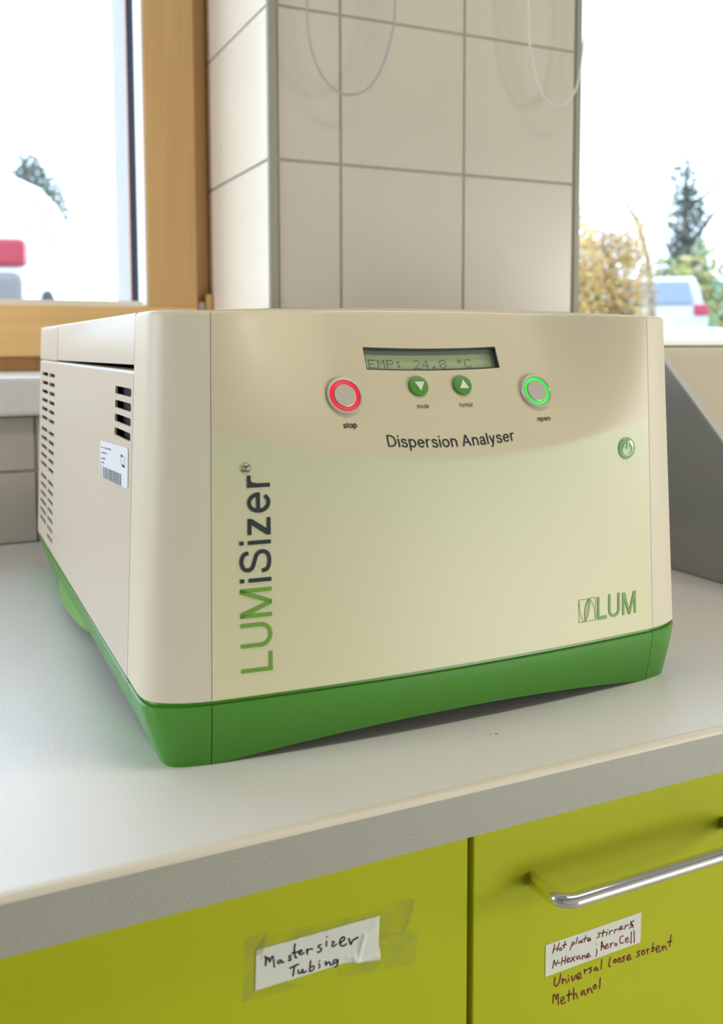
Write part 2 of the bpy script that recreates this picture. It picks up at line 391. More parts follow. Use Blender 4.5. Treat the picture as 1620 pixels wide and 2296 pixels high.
P0, P1 = 0.46, 1.0116           # pier between the windows
bm = bmesh.new()
addbox(bm, XL-.1, P0, WY+.0004, 1.95, Z0, 0.169)
addbox(bm, P1, XR+.1, WY+.0004, 1.95, Z0, 0.169)
addbox(bm, P0+.0006, P1-.001, WY+.0004, 1.70, Z0, Z1)
addbox(bm, XL-.1, P0+.003, WY+.0004, 1.95, 1.62, Z1)
addbox(bm, P1-.001, XR+.1, WY+.0004, 1.95, 1.62, Z1)
addbox(bm, XL-.1, -1.25, WY+.0004, 1.95, 0.169, 1.62)
addbox(bm, 2.75, XR+.1, WY+.0004, 1.95, 0.169, 1.62)
wall_back = S(fin('wall_back', bm, 'grout'))
box('exterior_pier', 0.356, 1.115, 1.763, 1.95, Z0, 1.9, 'render', wall_back)
box('brick_reflection', 0.353, 0.366, 1.764, 1.80, 0.2, 1.6, 'brickrefl', wall_back)  # reflection of brick put in as a coloured strip
G = 0.0021                      # half joint
def tiles_front(xs, zs, skip=()):
    for i in range(len(xs)-1):
        for j in range(len(zs)-1):
            box('tile', xs[i]+G, xs[i+1]-G, WY-.0012, WY+.004, zs[j]+G, zs[j+1]-G, 'tile', wall_back, .0008, 2)
ZT = [0.0957, 0.3135, 0.5312, 0.7488, 0.9665, 1.1842, 1.4019, 1.6196]
ZP = [-0.0012] + ZT
tiles_front([0.4722, 0.5722, 0.7859, 1.0010], ZP)
tiles_front([-0.727, -0.513, -0.300, -0.0865, 0.1275, 0.3415, 0.4610], [-0.0012, 0.0957, 0.170])
tiles_front([1.0010, 1.215, 1.429, 1.643, 1.857], [-0.0012, 0.0957, 0.170])
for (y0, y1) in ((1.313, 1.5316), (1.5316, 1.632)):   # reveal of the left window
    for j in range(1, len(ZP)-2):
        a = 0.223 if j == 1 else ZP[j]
        box('tile', P0-.0012, P0+.004, y0+G*.6, y1-G*.8, a+G, ZP[j+1]-G, 'tile_lit', wall_back, .0012, 2)
S(box('trim_1', 0.4585, 0.4712, WY-.0045, WY+.006, 0.0, Z1, 'trim', None, .002))
S(box('trim_2', 1.0022, 1.0136, WY-.0045, WY+.02, 0.0, Z1, 'trim', None, .002))
# sills
for nm, a, b in (('trim_3', -1.25, 0.4585), ('trim_4', P1+.002, 2.75)):
    S(box(nm, a, b, 1.288, 1.70, 0.1705, 0.2212, 'sill', None, .006, 3))

# left window: wooden sash in a darker fixed frame
win = tag(bpy.data.objects.new('window_1', None), kind='structure'); COL.objects.link(win); win.location = (-.1, 1.63, .22)
fr = box('frame', -1.24, 0.459, 1.632, 1.70, 0.2212, 0.248, 'darkwood', win, .002)
box('frame', 0.4345, 0.4585, 1.632, 1.70, 0.248, 1.615, 'darkwood', win, .002)
box('frame', -1.245, -1.16, 1.632, 1.70, 0.248, 1.615, 'darkwood', win, .002)
box('frame', -1.16, 0.4345, 1.632, 1.70, 1.59, 1.615, 'darkwood', win, .002)
box('sash_stile', 0.3435, 0.4285, 1.600, 1.668, 0.3280, 1.588, 'wood', win, .0015)
box('sash_stile', -1.155, -1.07, 1.600, 1.668, 0.3280, 1.588, 'wood', win, .0015)
box('sash_rail', -1.155, 0.4285, 1.600, 1.668, 0.2450, 0.3280, 'woodh_lit', win, .0015)
box('sash_rail', -1.07, 0.3435, 1.601, 1.668, 1.50, 1.588, 'woodh_lit', win, .0015)
box('bead_skylit_edge', 0.3405, 0.345, 1.604, 1.664, 0.330, 1.50, 'white', win)  # white strip stands for skylight glare on the stile's wooden side
box('bead_skylit_edge', -1.07, 0.3405, 1.640, 1.662, 0.3270, 0.3385, 'white', win)
box('window_seal', 0.348, 0.40, 1.669, 1.762, 0.330, 1.60, 'seal', win)
box('pane', -1.07, 0.3435, 1.650, 1.654, 0.3282, 1.50, 'glass', win)
hg = box('hinge', 0.4300, 0.4440, 1.606, 1.631, 0.268, 0.338, 'hinge', win, .004)
box('hinge_pin', 0.4445, 0.4580, 1.604, 1.631, 0.290, 0.352, 'darkwood', hg, .004)
# right window: fixed glazing
win2 = tag(bpy.data.objects.new('window_2', None), kind='structure'); COL.objects.link(win2); win2.location = (1.8, 1.63, .22)
box('frame', P1, 2.75, 1.625, 1.70, 0.2212, 0.2560, 'cream', win2, .001)
box('frame', P1, 1.09, 1.625, 1.70, 0.2560, 1.60, 'cream', win2)
box('frame', 2.68, 2.75, 1.625, 1.70, 0.2560, 1.60, 'cream', win2)
box('frame', P1, 2.75, 1.625, 1.70, 1.55, 1.615, 'cream', win2)
box('pane', 1.09, 2.68, 1.650, 1.654, 0.2560, 1.55, 'glass', win2)
for k, (x, y) in enumerate(((1.0, 0.1),)):  # unseen lamp added to brighten the worktop from above
    t = thing('added_ceiling_lamp', (x, y, Z1), 'long white ceiling lamp added out of view to light the worktop', 'added ceiling light')
    box('housing', x-.65, x+.65, y-.17, y+.17, Z1-.05, Z1-.001, 'white', t, .004)
    box('diffuser', x-.62, x+.62, y-.15, y+.15, Z1-.056, Z1-.050, 'lamp', t)

# bead chain loops of the window blinds, hanging in front of the pier
def chain(name, pts, Y, r, pitch, m, label):
    t = thing(name, (pts[len(pts)//2][0], Y, pts[len(pts)//2][1]), label, 'chain')
    ext = [(pts[0][0]-.002, 1.30), (pts[0][0]-.001, 1.0)] + pts + [(pts[-1][0]+.001, 1.0), (pts[-1][0]+.002, 1.30)]
    c = catmull(ext, 12); P = [Vector((a, Y, b)) for a, b in c]
    bm = bmesh.new(); tube_bm(bm, P, r*.38, 6)
    fin('cord', bm, m, t, True)
    bm = bmesh.new(); acc = 0.0; 
    tmp = bmesh.new(); bmesh.ops.create_icosphere(tmp, subdivisions=1, radius=r); sv = [v.co.copy() for v in tmp.verts]; sf = [[v.index for v in f.verts] for f in tmp.faces]; tmp.free()
    for a, b in zip(P, P[1:]):
        L = (b-a).length; s = pitch - acc
        while s <= L:
            q = a.lerp(b, s/L); vs = [bm.verts.new(q+v) for v in sv]
            for f in sf: bm.faces.new([vs[i] for i in f])
            s += pitch
        acc = (acc + L) % pitch
    o = fin('beads', bm, m, t, True); o['kind'] = 'stuff'
chain('bead_chain', [(0.5046, 0.7478), (0.5056, 0.7112), (0.5122, 0.6752), (0.527, 0.646), (0.5464, 0.6294), (0.566, 0.624), (0.5888, 0.6296), (0.6106, 0.6492), (0.6266, 0.6799), (0.6384, 0.7197), (0.6436, 0.7683)], 1.27, .0023, .0046, 'chain',
      'grey beaded blind chain looped over the tiles next to the wooden window')
chain('bead_chain', [(0.8781, 0.8029), (0.8805, 0.7486), (0.8878, 0.7083), (0.8986, 0.675), (0.9162, 0.6518), (0.9364, 0.6455), (0.9574, 0.6547), (0.9748, 0.6799), (0.9839, 0.7199), (0.9899, 0.7772), (0.9909, 0.8195)], 1.27, .0024, .0040, 'pearl',
      'pale blind chain looped across the pier edge by the window with the autumn bush')

# ------------------------------------------------------------------ worktop and lime cabinets
CF = 0.4592
wt = thing('worktop', (0.3, 0.8, -.03), 'long pale grey laminate worktop carrying the white and green analyser', 'worktop')
bm = bmesh.new()
prof = [(CF+.0012, -.030), (CF+.0012, -.0035)] + [(CF+.0012+.0035*(1-math.cos(a)), -.0035+.0035*math.sin(a)) for a in (0.5, 1.0, 1.35)] + [(CF+.0058, 0.0), (WY-.003, 0.0), (WY-.003, -.030)]
bm.free()
prism('top_board', prof, -1.3, 2.2, 'x', 'worktop', wt)
bm = bmesh.new(); pr = [(CF, -.030), (CF, -.0030), (CF+.0006, -.0012), (CF+.0018, -.0002), (CF+.0032, .0003), (CF+.0044, .0003), (CF+.0012, -.0035), (CF+.0012, -.030)]
bm.free()
prism('edge_band', [(CF-.0002, -.0300), (CF-.0002, -.0032), (CF+.0012, -.0030), (CF+.0012, -.0300)], -1.3, 2.2, 'x', 'edge', wt)
prism('edge_rim', [(CF-.0002, -.0031), (CF+.0003, -.0014), (CF+.0016, -.0001), (CF+.0040, .0003), (CF+.0060, .0001), (CF+.0012, -.0034)], -1.3, 2.2, 'x', 'rim', wt)
DF = 0.4712                      # face of the doors
GX = (0.2886, 0.2926)
cab1 = thing('base_cabinet', (0.0, .75, Z0), 'lime green cabinet with the black handwritten paper label', 'cabinet')
box('carcass', -.31, .2895, DF+.02, 1.29, Z0+.1, -.0305, 'carcass', cab1)
door = box('door', -.309, GX[0], DF, DF+.019, Z0+.1, -.0325, 'lime', cab1, .0009)
box('plinth', -.31, .2895, DF+.06, DF+.08, Z0, Z0+.1, 'carcass', cab1)
cab2 = thing('base_cabinet', (0.6, .75, Z0), 'lime green drawer cabinet with chrome bar handle and red handwriting', 'cabinet')
box('carcass', .2905, .891, DF+.02, 1.29, Z0+.1, -.0305, 'carcass', cab2)
drawer = box('drawer', GX[1], .890, DF, DF+.019, -.27, -.0325, 'lime', cab2, .0009)
box('drawer', GX[1], .890, DF, DF+.019, Z0+.1, -.274, 'lime', cab2, .0009)
box('plinth', .2905, .891, DF+.06, DF+.08, Z0, Z0+.1, 'carcass', cab2)
hx0, hx1, hz, hy, hr = 0.3343, 0.4982, -.0752, 0.4405, .0046
pts = [(hx0, DF+.002, hz)]
pts += [(hx0+.001, DF-.012, hz-.0002)]
for k in range(0, 9):
    a = k/8*math.pi/2
    pts.append((hx0+.0015+.011*(1-math.cos(a)), hy+.011-.011*math.sin(a), hz-.0004))
pts += [(hx0+.03+i*(hx1-hx0-.06)/8, hy, hz-.0004) for i in range(9)]
m2 = [(hx1-(p[0]-hx0), p[1], p[2]) for p in pts[:11]][::-1]
pts += m2
bm = bmesh.new(); tube_bm(bm, pts, hr, 28)
hd = fin('handle', bm, 'chrome', drawer, True); hd['label'] = 'polished chrome bar handle'

# ------------------------------------------------------------------ the analyser
CX = 0.3268
def sstep(a, b, t):
    t = max(0.0, min(1.0, (t-a)/(b-a))); return t*t*(3-2*t)
def scoop(x, z):     # leaning-back control area cut into the bulged front
    d = z - (.1858+.76*(x-.331)**2); d = .5*(d+math.sqrt(d*d+4e-7))
    return .42*d*(1-sstep(.080, .172, abs(x-CX))) if d > 0 else 0.0
def fy(x, z): return .5415 + .26*(x-CX)**2 + .0333*(z-.042) + scoop(x, z)
def sx(z): return .1127 + .0433*(z-.042)
an = thing('laboratory_analyser', (CX, .85, 0), 'white and green benchtop analyser with green lower skirt on the worktop', 'laboratory analyser')
HW = .2141; YS = .6138
def half_curve():
    pts = [(.174*i/18, .5415+.26*(.174*i/18)**2) for i in range(18)]
    K = [(.174, .5494), (.1874, .5523), (.1985, .5568), (.2068, .5622), (.2117, .5688), (.2136, .5765), (.2141, .586)]
    c = catmull(K, 5)
    return pts + [(min(u, HW), y) for u, y in c] + [(HW, .595), (HW, .604), (HW, YS)]
HC = half_curve()
def cut(pts, lo, hi):
    """points of the half curve with u between lo and hi on the front run"""
    ins = [p for p in pts if (hi > 1 and p[0] > lo)]
    out = [(lo, .5415+.26*lo*lo)] if lo > 0 else [(0, .5415)]
    out += [p for p in ins if p[0] > lo+1e-6]
    if hi < 1: out.append((hi, .5415+.26*hi*hi))
    return out
SEAM = .1749
SG = .00022
front_half = [((SEAM-SG)*i/44, .5415+.26*((SEAM-SG)*i/44)**2) for i in range(45)]
FRONT = [(-p[0], p[1]) for p in front_half[::-1]][:-1] + front_half
CORN = cut(HC, SEAM+SG, 9)
def normals(c):
    out = []
    for i in range(len(c)):
        a = c[max(i-1, 0)]; b = c[min(i+1, len(c)-1)]
        dx, dy = b[0]-a[0], b[1]-a[1]; l = math.hypot(dx, dy)
        out.append((dy/l, -dx/l))
    return out            # outward for curves running from -u to +u round the front
def shell(name, curve, levels, posf, m, parent, thick=.0035):
    nr = normals(curve); outer = []; inner = []; bm = bmesh.new()
    sgn = 1 if (nr[0][1] < 0 or nr[0][0]*curve[-1][0] > 0) else -1
    for lev in levels:
        o = []; n_ = []
        for (u, y), (nx, ny) in zip(curve, nr):
            nx, ny = nx*sgn, ny*sgn
            z, ins = lev(u, y) if callable(lev) else lev
            o.append(bm.verts.new(posf(u-nx*ins, y-ny*ins, z, u, y)))
            n_.append(bm.verts.new(posf(u-nx*(thick), y-ny*(thick), z, u, y)))
        outer.append(o); inner.append(n_)
    R, N = len(outer), len(curve)
    for i in range(R-1):
        for j in range(N-1):
            bm.faces.new((outer[i][j], outer[i][j+1], outer[i+1][j+1], outer[i+1][j]))
            bm.faces.new((inner[i][j], inner[i+1][j], inner[i+1][j+1], inner[i][j+1]))
        bm.faces.new((outer[i][0], outer[i+1][0], inner[i+1][0], inner[i][0]))
        bm.faces.new((outer[i][-1], inner[i][-1], inner[i+1][-1], outer[i+1][-1]))
    for j in range(N-1):
        bm.faces.new((outer[0][j], inner[0][j], inner[0][j+1], outer[0][j+1]))
        bm.faces.new((outer[-1][j], outer[-1][j+1], inner[-1][j+1], inner[-1][j]))
    ob = fin(name, bm, m, parent, True)
    ob.data.set_sharp_from_angle(angle=math.radians(30))
    return ob
TOP = .2834; RR = .0030
def body_pos(u, y, z, ub, yb):
    wfr = max(0, min(1, (.614-yb)/.05))
    k = .0433*(z-.042)*(min(abs(ub), HW)/HW)**3.5
    x = CX + u - (k if u > 0 else -k)
    return (x, y + .0333*(z-.042)*wfr, z)
def crown(u): return .0045*max(0.0, 1-(u/.1755)**2)
def panel_pos(u, y, z, ub, yb):
    x, yy, zz = body_pos(u, y, z, ub, yb)
    zz = z + crown(ub)*max(0, z-.2)/(TOP-.2)
    return (x, yy + scoop(x, zz), zz)
LV = [(.0425, .0008), (.0432, .0)] + [(.045+i*(TOP-RR-.045)/9, 0) for i in range(10)] + [(TOP-RR+RR*math.sin(a), RR*(1-math.cos(a))) for a in (.3, .6, .9, 1.2, math.pi/2)]
LVF = LV[:2] + [(.045+i*(.17-.045)/7, 0) for i in range(7)] + [(.17+i*(TOP-RR-.17)/44, 0) for i in range(45)] + LV[12:]
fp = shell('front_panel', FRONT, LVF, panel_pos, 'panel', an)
shell('corner_cover', CORN, LV, body_pos, 'shell', an)
shell('corner_cover', [(-u, y) for u, y in CORN], LV, body_pos, 'shell', an)
# top plate of the front cap
cols = []
for s, y in [(q[0], q[1]) for q in FRONT] :
    t = body_pos(s, y, TOP, s, y); cols.append((t[0], t[1]+scoop(t[0], TOP+crown(s))+.0029, TOP+crown(s)-.00004))
for q in CORN[1:-1]:
    t = body_pos(q[0]-.0028, q[1], TOP, q[0], q[1])
    for sgn in (1, -1): cols.append((t[0] if sgn > 0 else 2*CX-t[0], min(t[1]+.0029, YS-.001), TOP-.00004))
cols.sort(); bm = bmesh.new(); rw = []
for x, y, z in cols: rw.append([bm.verts.new(c) for c in ((x, y, z), (x, YS, z), (x, YS, z-.004), (x, y, z-.004))])
for A, B in zip(rw, rw[1:]):
    for k in range(4): bm.faces.new((A[k], B[k], B[(k+1) % 4], A[(k+1) % 4]))
bm.faces.new(rw[0][::-1]); bm.faces.new(rw[-1])
fin('top_cover', bm, 'shell', an)
box('light_block_box', .1262, 2*CX-.1262, .620, 1.155, .030, .2440, 'dark', an)  # black box added inside to block light through seams and slots

def side_panel(mir):
    pr = [(0, .0425), (0, .2437), (.0018, .2455), (.014, .2455), (.014, .2440), (.0017, .2440), (.0017, .0425)]
    o = prism('side_panel', pr, .6148, 1.1630, 'x', 'sheet', an)
    me = o.data
    for v in me.vertices: v.co = Vector((v.co.y, v.co.x, v.co.z))
    if not mir:
        bm = bmesh.new()
        def slot(y0, y1, zc, h):
            r = h*.38; P = []
            for cy_, cz_, a0 in ((y1-r, zc+h/2-r, 0), (y0+r, zc+h/2-r, 90), (y0+r, zc-h/2+r, 180), (y1-r, zc-h/2+r, 270)):
                for k in range(4):
                    a = math.radians(a0+k*30); P.append((cy_+r*math.cos(a), cz_+r*math.sin(a)))
            A = [bm.verts.new((-.01, a, b)) for a, b in P]; B = [bm.verts.new((.01, a, b)) for a, b in P]; n = len(P)
            bm.faces.new(A); bm.faces.new(B[::-1])
            for i in range(n): bm.faces.new((A[i], B[i], B[(i+1) % n], A[(i+1) % n]))
        for i in range(4): slot(.6212, .6785, .2309-.0098*i, .0055)
        zs = [.2303-.0099*i for i in range(6)] + [.1676-.0099*i for i in range(5)] + [.1140-.0099*i for i in range(6)]
        for z in zs:
            slot(1.085, 1.141, z, .0040); slot(1.026, 1.073, z, .0040)
        slot(1.026, 1.073, .0545, .0040)
        cutr = fin('cutter', bm, None)
        boolean_cut(o, cutr)
    for v in o.data.vertices:
        x = v.co.x + sx(v.co.z)
        v.co.x = 2*CX-x if mir else x
    if mir: o.data.flip_normals()
    return o
side_panel(False); side_panel(True)
def wide_block(name, poly, m):
    """side profile poly (y, z) swept across the width with a slight crown; rounded long edges"""
    bm = bmesh.new(); rw = []
    xs = [0, .0004, .0012, .0024] + [.0024+(2*HW-.0048)*i/24 for i in range(1, 24)] + [2*HW-.0024, 2*HW-.0012, 2*HW-.0004, 2*HW]
    cy_ = sum(q[0] for q in poly)/len(poly); zt = max(q[1] for q in poly)
    for i, dx in enumerate(xs):
        e = min(i, len(xs)-1-i); ins = (.0016, .0008, .0002, 0)[e] if e < 4 else 0
        ring = []
        for y, z in poly:
            top = z > .26
            zz = z - ins if top else z + ins*.4
            x = sx(z)+dx if dx < HW else 2*CX-sx(z)-(2*HW-dx)
            if top: zz += crown(x-CX)
            ring.append(bm.verts.new((x, y, zz)))
        rw.append(ring)
    n = len(poly)
    for A, B in zip(rw, rw[1:]):
        for k in range(n): bm.faces.new((A[k], A[(k+1) % n], B[(k+1) % n], B[k]))
    bm.faces.new(rw[0]); bm.faces.new(rw[-1][::-1])
    o = fin(name, bm, m, an, True); o.data.set_sharp_from_angle(angle=math.radians(32)); return o
wide_block('lid', [(.6146, .2493), (.6146, TOP), (1.0015, TOP), (1.0031, TOP-.0005), (1.0038, TOP-.0018), (1.0038, .2486), (1.0030, .2474), (1.0010, .2470)], 'sheet')
wide_block('rear_cap', [(1.0066, .2462), (1.0066, TOP-.0018), (1.0074, TOP-.0005), (1.0090, TOP), (1.1600, TOP), (1.1636, TOP-.0030), (1.1640, .2462)], 'sheet')
prism('back_panel', [(sx(.045)+.002, .045), (sx(.245)+.002, .245), (2*CX-sx(.245)-.002, .245), (2*CX-sx(.045)-.002, .045)], 1.158, 1.1625, 'y', 'sheet', an)

# green skirt
ZS = .0408
def arch_front(u): return .0108*max(0.0, 1-(u/.170)**2)
def arch_side(y): return .0185*max(0.0, 1-((y-.86)/.27)**2)
def skirt_pos(u, y, z, ub, yb):
    t = max(0, min(1, (ZS-z)/ZS)); f = t**1.45
    wf = max(0, min(1, (.614-yb)/.05)); wr = max(0, min(1, (yb-1.0)/.165))
    k = .0125*f*(min(abs(ub), HW)/HW)**14
    return (CX+u-(k if u > 0 else -k), y + .0064*f*wf*(1-.5*sstep(.180, .212, abs(ub))) - .050*f*wr, z)
def skirt_levels(base):
    zsn = 12; zt = .0394; out = [lambda u, y: (.0426, .0024), lambda u, y: (.0404, .0022), lambda u, y: (.0400, .0008), lambda u, y: (.0397, .0001)]
    for i in range(zsn+1):
        out.append((lambda i: (lambda u, y: (zt - (zt-base(u, y))*i/zsn, -.0004)))(i))
    return out[::-1]
def corner_base(u, y): return .0 if y < .585 else arch_side(y)*min(1, (y-.585)/.03)
shell('front_skirt', FRONT, skirt_levels(lambda u, y: arch_front(u)), skirt_pos, 'green', an, .004)
for s in (1, -1):
    shell('corner_skirt', [(s*u, y) for u, y in CORN], skirt_levels(corner_base), skirt_pos, 'green', an, .004)
SIDE = [(HW, YS+.0008)] + [(HW, .62+.02*i) for i in range(27)] + [(HW, 1.15), (HW-.001, 1.158), (HW-.005, 1.163), (HW-.012, 1.165)] + [(.2021*k/8, 1.165) for k in range(7, -1, -1)]
for s in (1, -1):
    shell('side_skirt', [(s*u, y) for u, y in SIDE], skirt_levels(lambda u, y: arch_side(y) if y < 1.13 else 0.0), skirt_pos, 'green', an, .004)
# dark bottom tray and the half-moon feet
prism('bottom_tray', [(CX-.19, .575), (CX+.19, .575), (CX+.19, 1.09), (CX-.19, 1.09)], .011, .030, 'z', 'dark', an)
for s in (1, -1):
    bm = bmesh.new(); rings = []
    for z, sag, xc in ((.0118, .0105, .1235), (.0128, .0120, .1235), (.0150, .0112, .1228), (.0175, .0085, .1215), (.0200, .0050, .1205), (.0215, .0015, .1200)):
        ring = []
        for k in range(25):
            t = -1+2*k/24; y = .922+.098*t; x = xc - sag*math.sqrt(max(0, 1-t*t))
            ring.append(bm.verts.new((x if s > 0 else 2*CX-x, y, z)))
        for y in (1.020, .824): ring.append(bm.verts.new((.135 if s > 0 else 2*CX-.135, y, z)))
        rings.append(ring)
    for A, B in zip(rings, rings[1:]):
        for k in range(len(A)): bm.faces.new((A[k], A[(k+1) % len(A)], B[(k+1) % len(A)], B[k]))
    bm.faces.new(rings[0]); bm.faces.new(rings[-1])
    o = fin('side_bulge', bm, 'bulge_lit', an, True); o.data.set_sharp_from_angle(angle=math.radians(35)); o['label'] = 'half-moon bulge under the side, its green lightened for facing the light'

# display window in the front panel, leaning with the control area
LEAN = .4533; LS = math.hypot(1, LEAN)
DC = Vector((.3222, fy(.3222, .2529), .2529)); ET = Vector((0, LEAN, 1))/LS; NI = Vector((0, 1, -LEAN))/LS
def dloc(x, d, t): return DC + Vector((x, 0, 0)) + NI*d + ET*(t - .0013*(1-(x/.0535)**2))
def strip(bm, x0, x1, d0, d1, t0, t1, n=16):
    rw = []
    for i in range(n+1):
        x = x0+(x1-x0)*i/n; rw.append([bm.verts.new(dloc(x, d, t)) for d, t in ((d0, t0), (d1, t0), (d1, t1), (d0, t1))])
    for A, B in zip(rw, rw[1:]):
        for k in range(4): bm.faces.new((A[k], A[(k+1) % 4], B[(k+1) % 4], B[k]))
    bm.faces.new(rw[0]); bm.faces.new(rw[-1][::-1])
def fstrip(bm, X, T, d0, d1, w_):
    strip(bm, -X, X, d0, d1, T-w_, T); strip(bm, -X, X, d0, d1, -T, -T+w_)
    strip(bm, -X, -X+w_, d0, d1, -T+w_, T-w_, 1); strip(bm, X-w_, X, d0, d1, -T+w_, T-w_, 1)
HX, HT = .0532, .0084
bm = bmesh.new(); strip(bm, -HX, HX, -.02, .02, -HT, HT)
boolean_cut(fp, fin('cutter', bm, 'dark'))
fp.data.set_sharp_from_angle(angle=math.radians(30))
bm = bmesh.new(); fstrip(bm, HX-.0001, HT-.0001, .0001, .0030, .0007)
disp = fin('display', bm, 'bezel', fp)
bm = bmesh.new(); fstrip(bm, HX+.004, HT+.0030, .0034, .0062, .0058)
fin('display_rim', bm, 'lcdrim', fp)
bm = bmesh.new(); fstrip(bm, HX+.006, HT+.006, .0031, .0110, .0055)
fin('display_housing', bm, 'bezel', fp)
bm = bmesh.new(); strip(bm, -HX-.004, HX+.004, .0063, .009, -HT-.003, HT+.003)
lcd = fin('screen', bm, 'lcd', fp)
lcd['label'] = 'dim green liquid crystal screen reading TEMP: 24.8 degrees C'
FONT = {'T': '11111 00100 00100 00100 00100 00100 00100', 'E': '11111 10000 10000 11110 10000 10000 11111', 'M': '10001 11011 10101 10101 10001 10001 10001',
 'P': '11110 10001 10001 11110 10000 10000 10000', ':': '00000 01100 01100 00000 01100 01100 00000', '2': '01110 10001 00001 00010 00100 01000 11111',
 '4': '00010 00110 01010 10010 11111 00010 00010', '.': '00000 00000 00000 00000 00000 01100 01100', '8': '01110 10001 10001 01110 10001 10001 01110',
 'o': '01110 01010 01110 00000 00000 00000 00000', 'C': '01110 10001 10000 10000 10000 10001 01110', ' ': '00000 '*7}
bm = bmesh.new(); cw = .00695; px_ = .00115; pz_ = .00094
for k, ch in enumerate('TEMP: 24.8 oC'):
    x0 = -.0549 + cw*k
    for r, row in enumerate(FONT[ch].split()):
        for c, bit in enumerate(row):
            if bit == '1':
                a = x0+c*px_; b = .0021-r*pz_
                if a < -HX-.003: continue
                bm.faces.new([bm.verts.new(dloc(p, .0062, q)) for p, q in ((a, b), (a+px_*.93, b), (a+px_*.93, b-pz_*.93), (a, b-pz_*.93))])
o = fin('readout', bm, 'lcdink', fp)
def gl(): 
    bm = bmesh.new(); strip(bm, -HX+.0006, HX-.0006, .0008, .0014, -HT+.0006, HT-.0006); return fin('display_window', bm, 'glass', fp)
gl()

# buttons
def lit_button(cx, cz, ringmat, nm, lab):
    y = fy(cx, cz); bm = bmesh.new()
    disc_stack(bm, cx, cz, y, [(.0131, -.002), (.0131, .0013), (.0127, .0021), (.0113, .0022), (.0109, .0016), (.0107, .0004), (.0, .0004)], m=LEAN)
    b = fin(nm, bm, 'steel', an, True); b.data.set_sharp_from_angle(angle=math.radians(28)); b['label'] = lab
    bm = bmesh.new(); disc_stack(bm, cx, cz, y, [(.0108, .0005), (.0106, .0014), (.0083, .0014), (.0081, .0005)], m=LEAN)
    fin('light_ring', bm, ringmat, b, True)
    bm = bmesh.new(); disc_stack(bm, cx, cz, y, [(.0080, .0005), (.0080, .0018), (.0075, .0022), (.0, .0022)], m=LEAN)
    c = fin('push_cap', bm, 'steel', b, True); c.data.set_sharp_from_angle(angle=math.radians(28))
lit_button(.2488, .2282, 'redlit', 'stop_button', 'steel push button with red light ring')
lit_button(.4012, .2278, 'greenlit', 'open_button', 'steel push button with green light ring')
for cx, cz, up_ in ((.3055, .2334, False), (.3403, .2333, True)):
    y = fy(cx, cz); bm = bmesh.new()
    disc_stack(bm, cx, cz, y, [(.0074, -.001), (.0074, .0012), (.0069, .0018), (.0058, .0020), (0, .0020)], m=LEAN)
    b = fin('arrow_button', bm, 'btn', an, True); b.data.set_sharp_from_angle(angle=math.radians(28))
    b['label'] = 'round green button with pale up arrow' if up_ else 'round green button with pale down arrow'
    s = 1 if up_ else -1
    c0 = Vector((cx, y, cz)) - NI*.0022
    bm = bmesh.new(); vs = [bm.verts.new(c0 + Vector((.0006+a*.0038, 0, 0)) + ET*(s*c*.0035)) for a, c in ((-1, -.8), (1, -.8), (0, 1.15))]
    bm.faces.new(vs); fin('arrow_mark', bm, 'mark', b)
cx, cz = .4742, .1841; y = fy(cx, cz); bm = bmesh.new()
disc_stack(bm, cx, cz, y, [(.0083, -.001), (.0083, .0002), (.0080, .0009), (.0070, .0014), (.004, .0018), (0, .0019)])
pb = fin('power_button', bm, 'power', an, True); pb['label'] = 'translucent green button with power symbol'
bm = bmesh.new()
ribbon(bm, [(.0044*math.sin(a), -.0006+.0044*math.cos(a)) for a in [math.radians(32+i*(296/28)) for i in range(29)]], .0009, lambda a, b: (cx+a, y-.0023, cz+b))
ribbon(bm, [(0, -.0003), (0, .0052)], .0009, lambda a, b: (cx+a, y-.0023, cz+b))
fin('power_symbol', bm, 'powermark', pb)

# printing on the front panel
EPS = .0004
def flat(x0, z0, slope=0.0):
    return lambda u, v: (x0+u, fy(x0+u, z0+v)-EPS, z0+v+slope*u)
def arcbase(x0):   # the title follows the sagging line of the control area
    def f(u, v):
        x = x0+u; zb = .1927+.88*(x-.3266)**2; return (x, fy(x, zb+v)-EPS, zb+v)
    return f
textmesh('Dispersion', arcbase(.2739), 'title_lettering', 'black', fp, width=.0527, height=.0075, weight=.115)
textmesh('Analyser', arcbase(.3305), 'title_lettering', 'black', fp, width=.0430, height=.0075, weight=.115)
textmesh('stop', flat(.2444, .2081), 'button_lettering', 'black', fp, width=.0094, height=.0036, weight=.17)
textmesh('mode', flat(.3016, .2188), 'button_lettering', 'black', fp, width=.0091, height=.0031, weight=.10)
textmesh('format', flat(.3350, .2188), 'button_lettering', 'black', fp, width=.0107, height=.0031, weight=.10)
textmesh('open', flat(.3966, .2072), 'button_lettering', 'black', fp, width=.0112, height=.0034, weight=.13)
XB = .1908
def vert(z0):      # text running upwards: u -> +z, v (letter height) -> -x
    return lambda u, v: (XB-v+.006*(z0+u-.058), fy(XB-v, z0+u)-EPS, z0+u)
textmesh('LUM', vert(.0579), 'brand_lettering', 'greenprint', fp, width=.0530, height=.0200, weight=.115)['label'] = 'green lower part of the vertical lettering'
textmesh('iSizer', vert(.1146), 'brand_lettering', 'black', fp, width=.0669, height=.0200)['label'] = 'black upper part of the vertical lettering'
bm = bmesh.new()
ribbon(bm, [(.1762+.0033*math.cos(a), .1862+.0033*math.sin(a)) for a in [i*math.pi/16 for i in range(33)]], .0002, lambda a, b: (a, fy(a, b)-EPS, b))
fin('registered_ring', bm, 'black', fp)
textmesh('R', lambda u, v: (.1786-v, fy(.1762, .186)-EPS, .1840+u), 'registered_letter', 'black', fp, width=.0043, height=.0045)
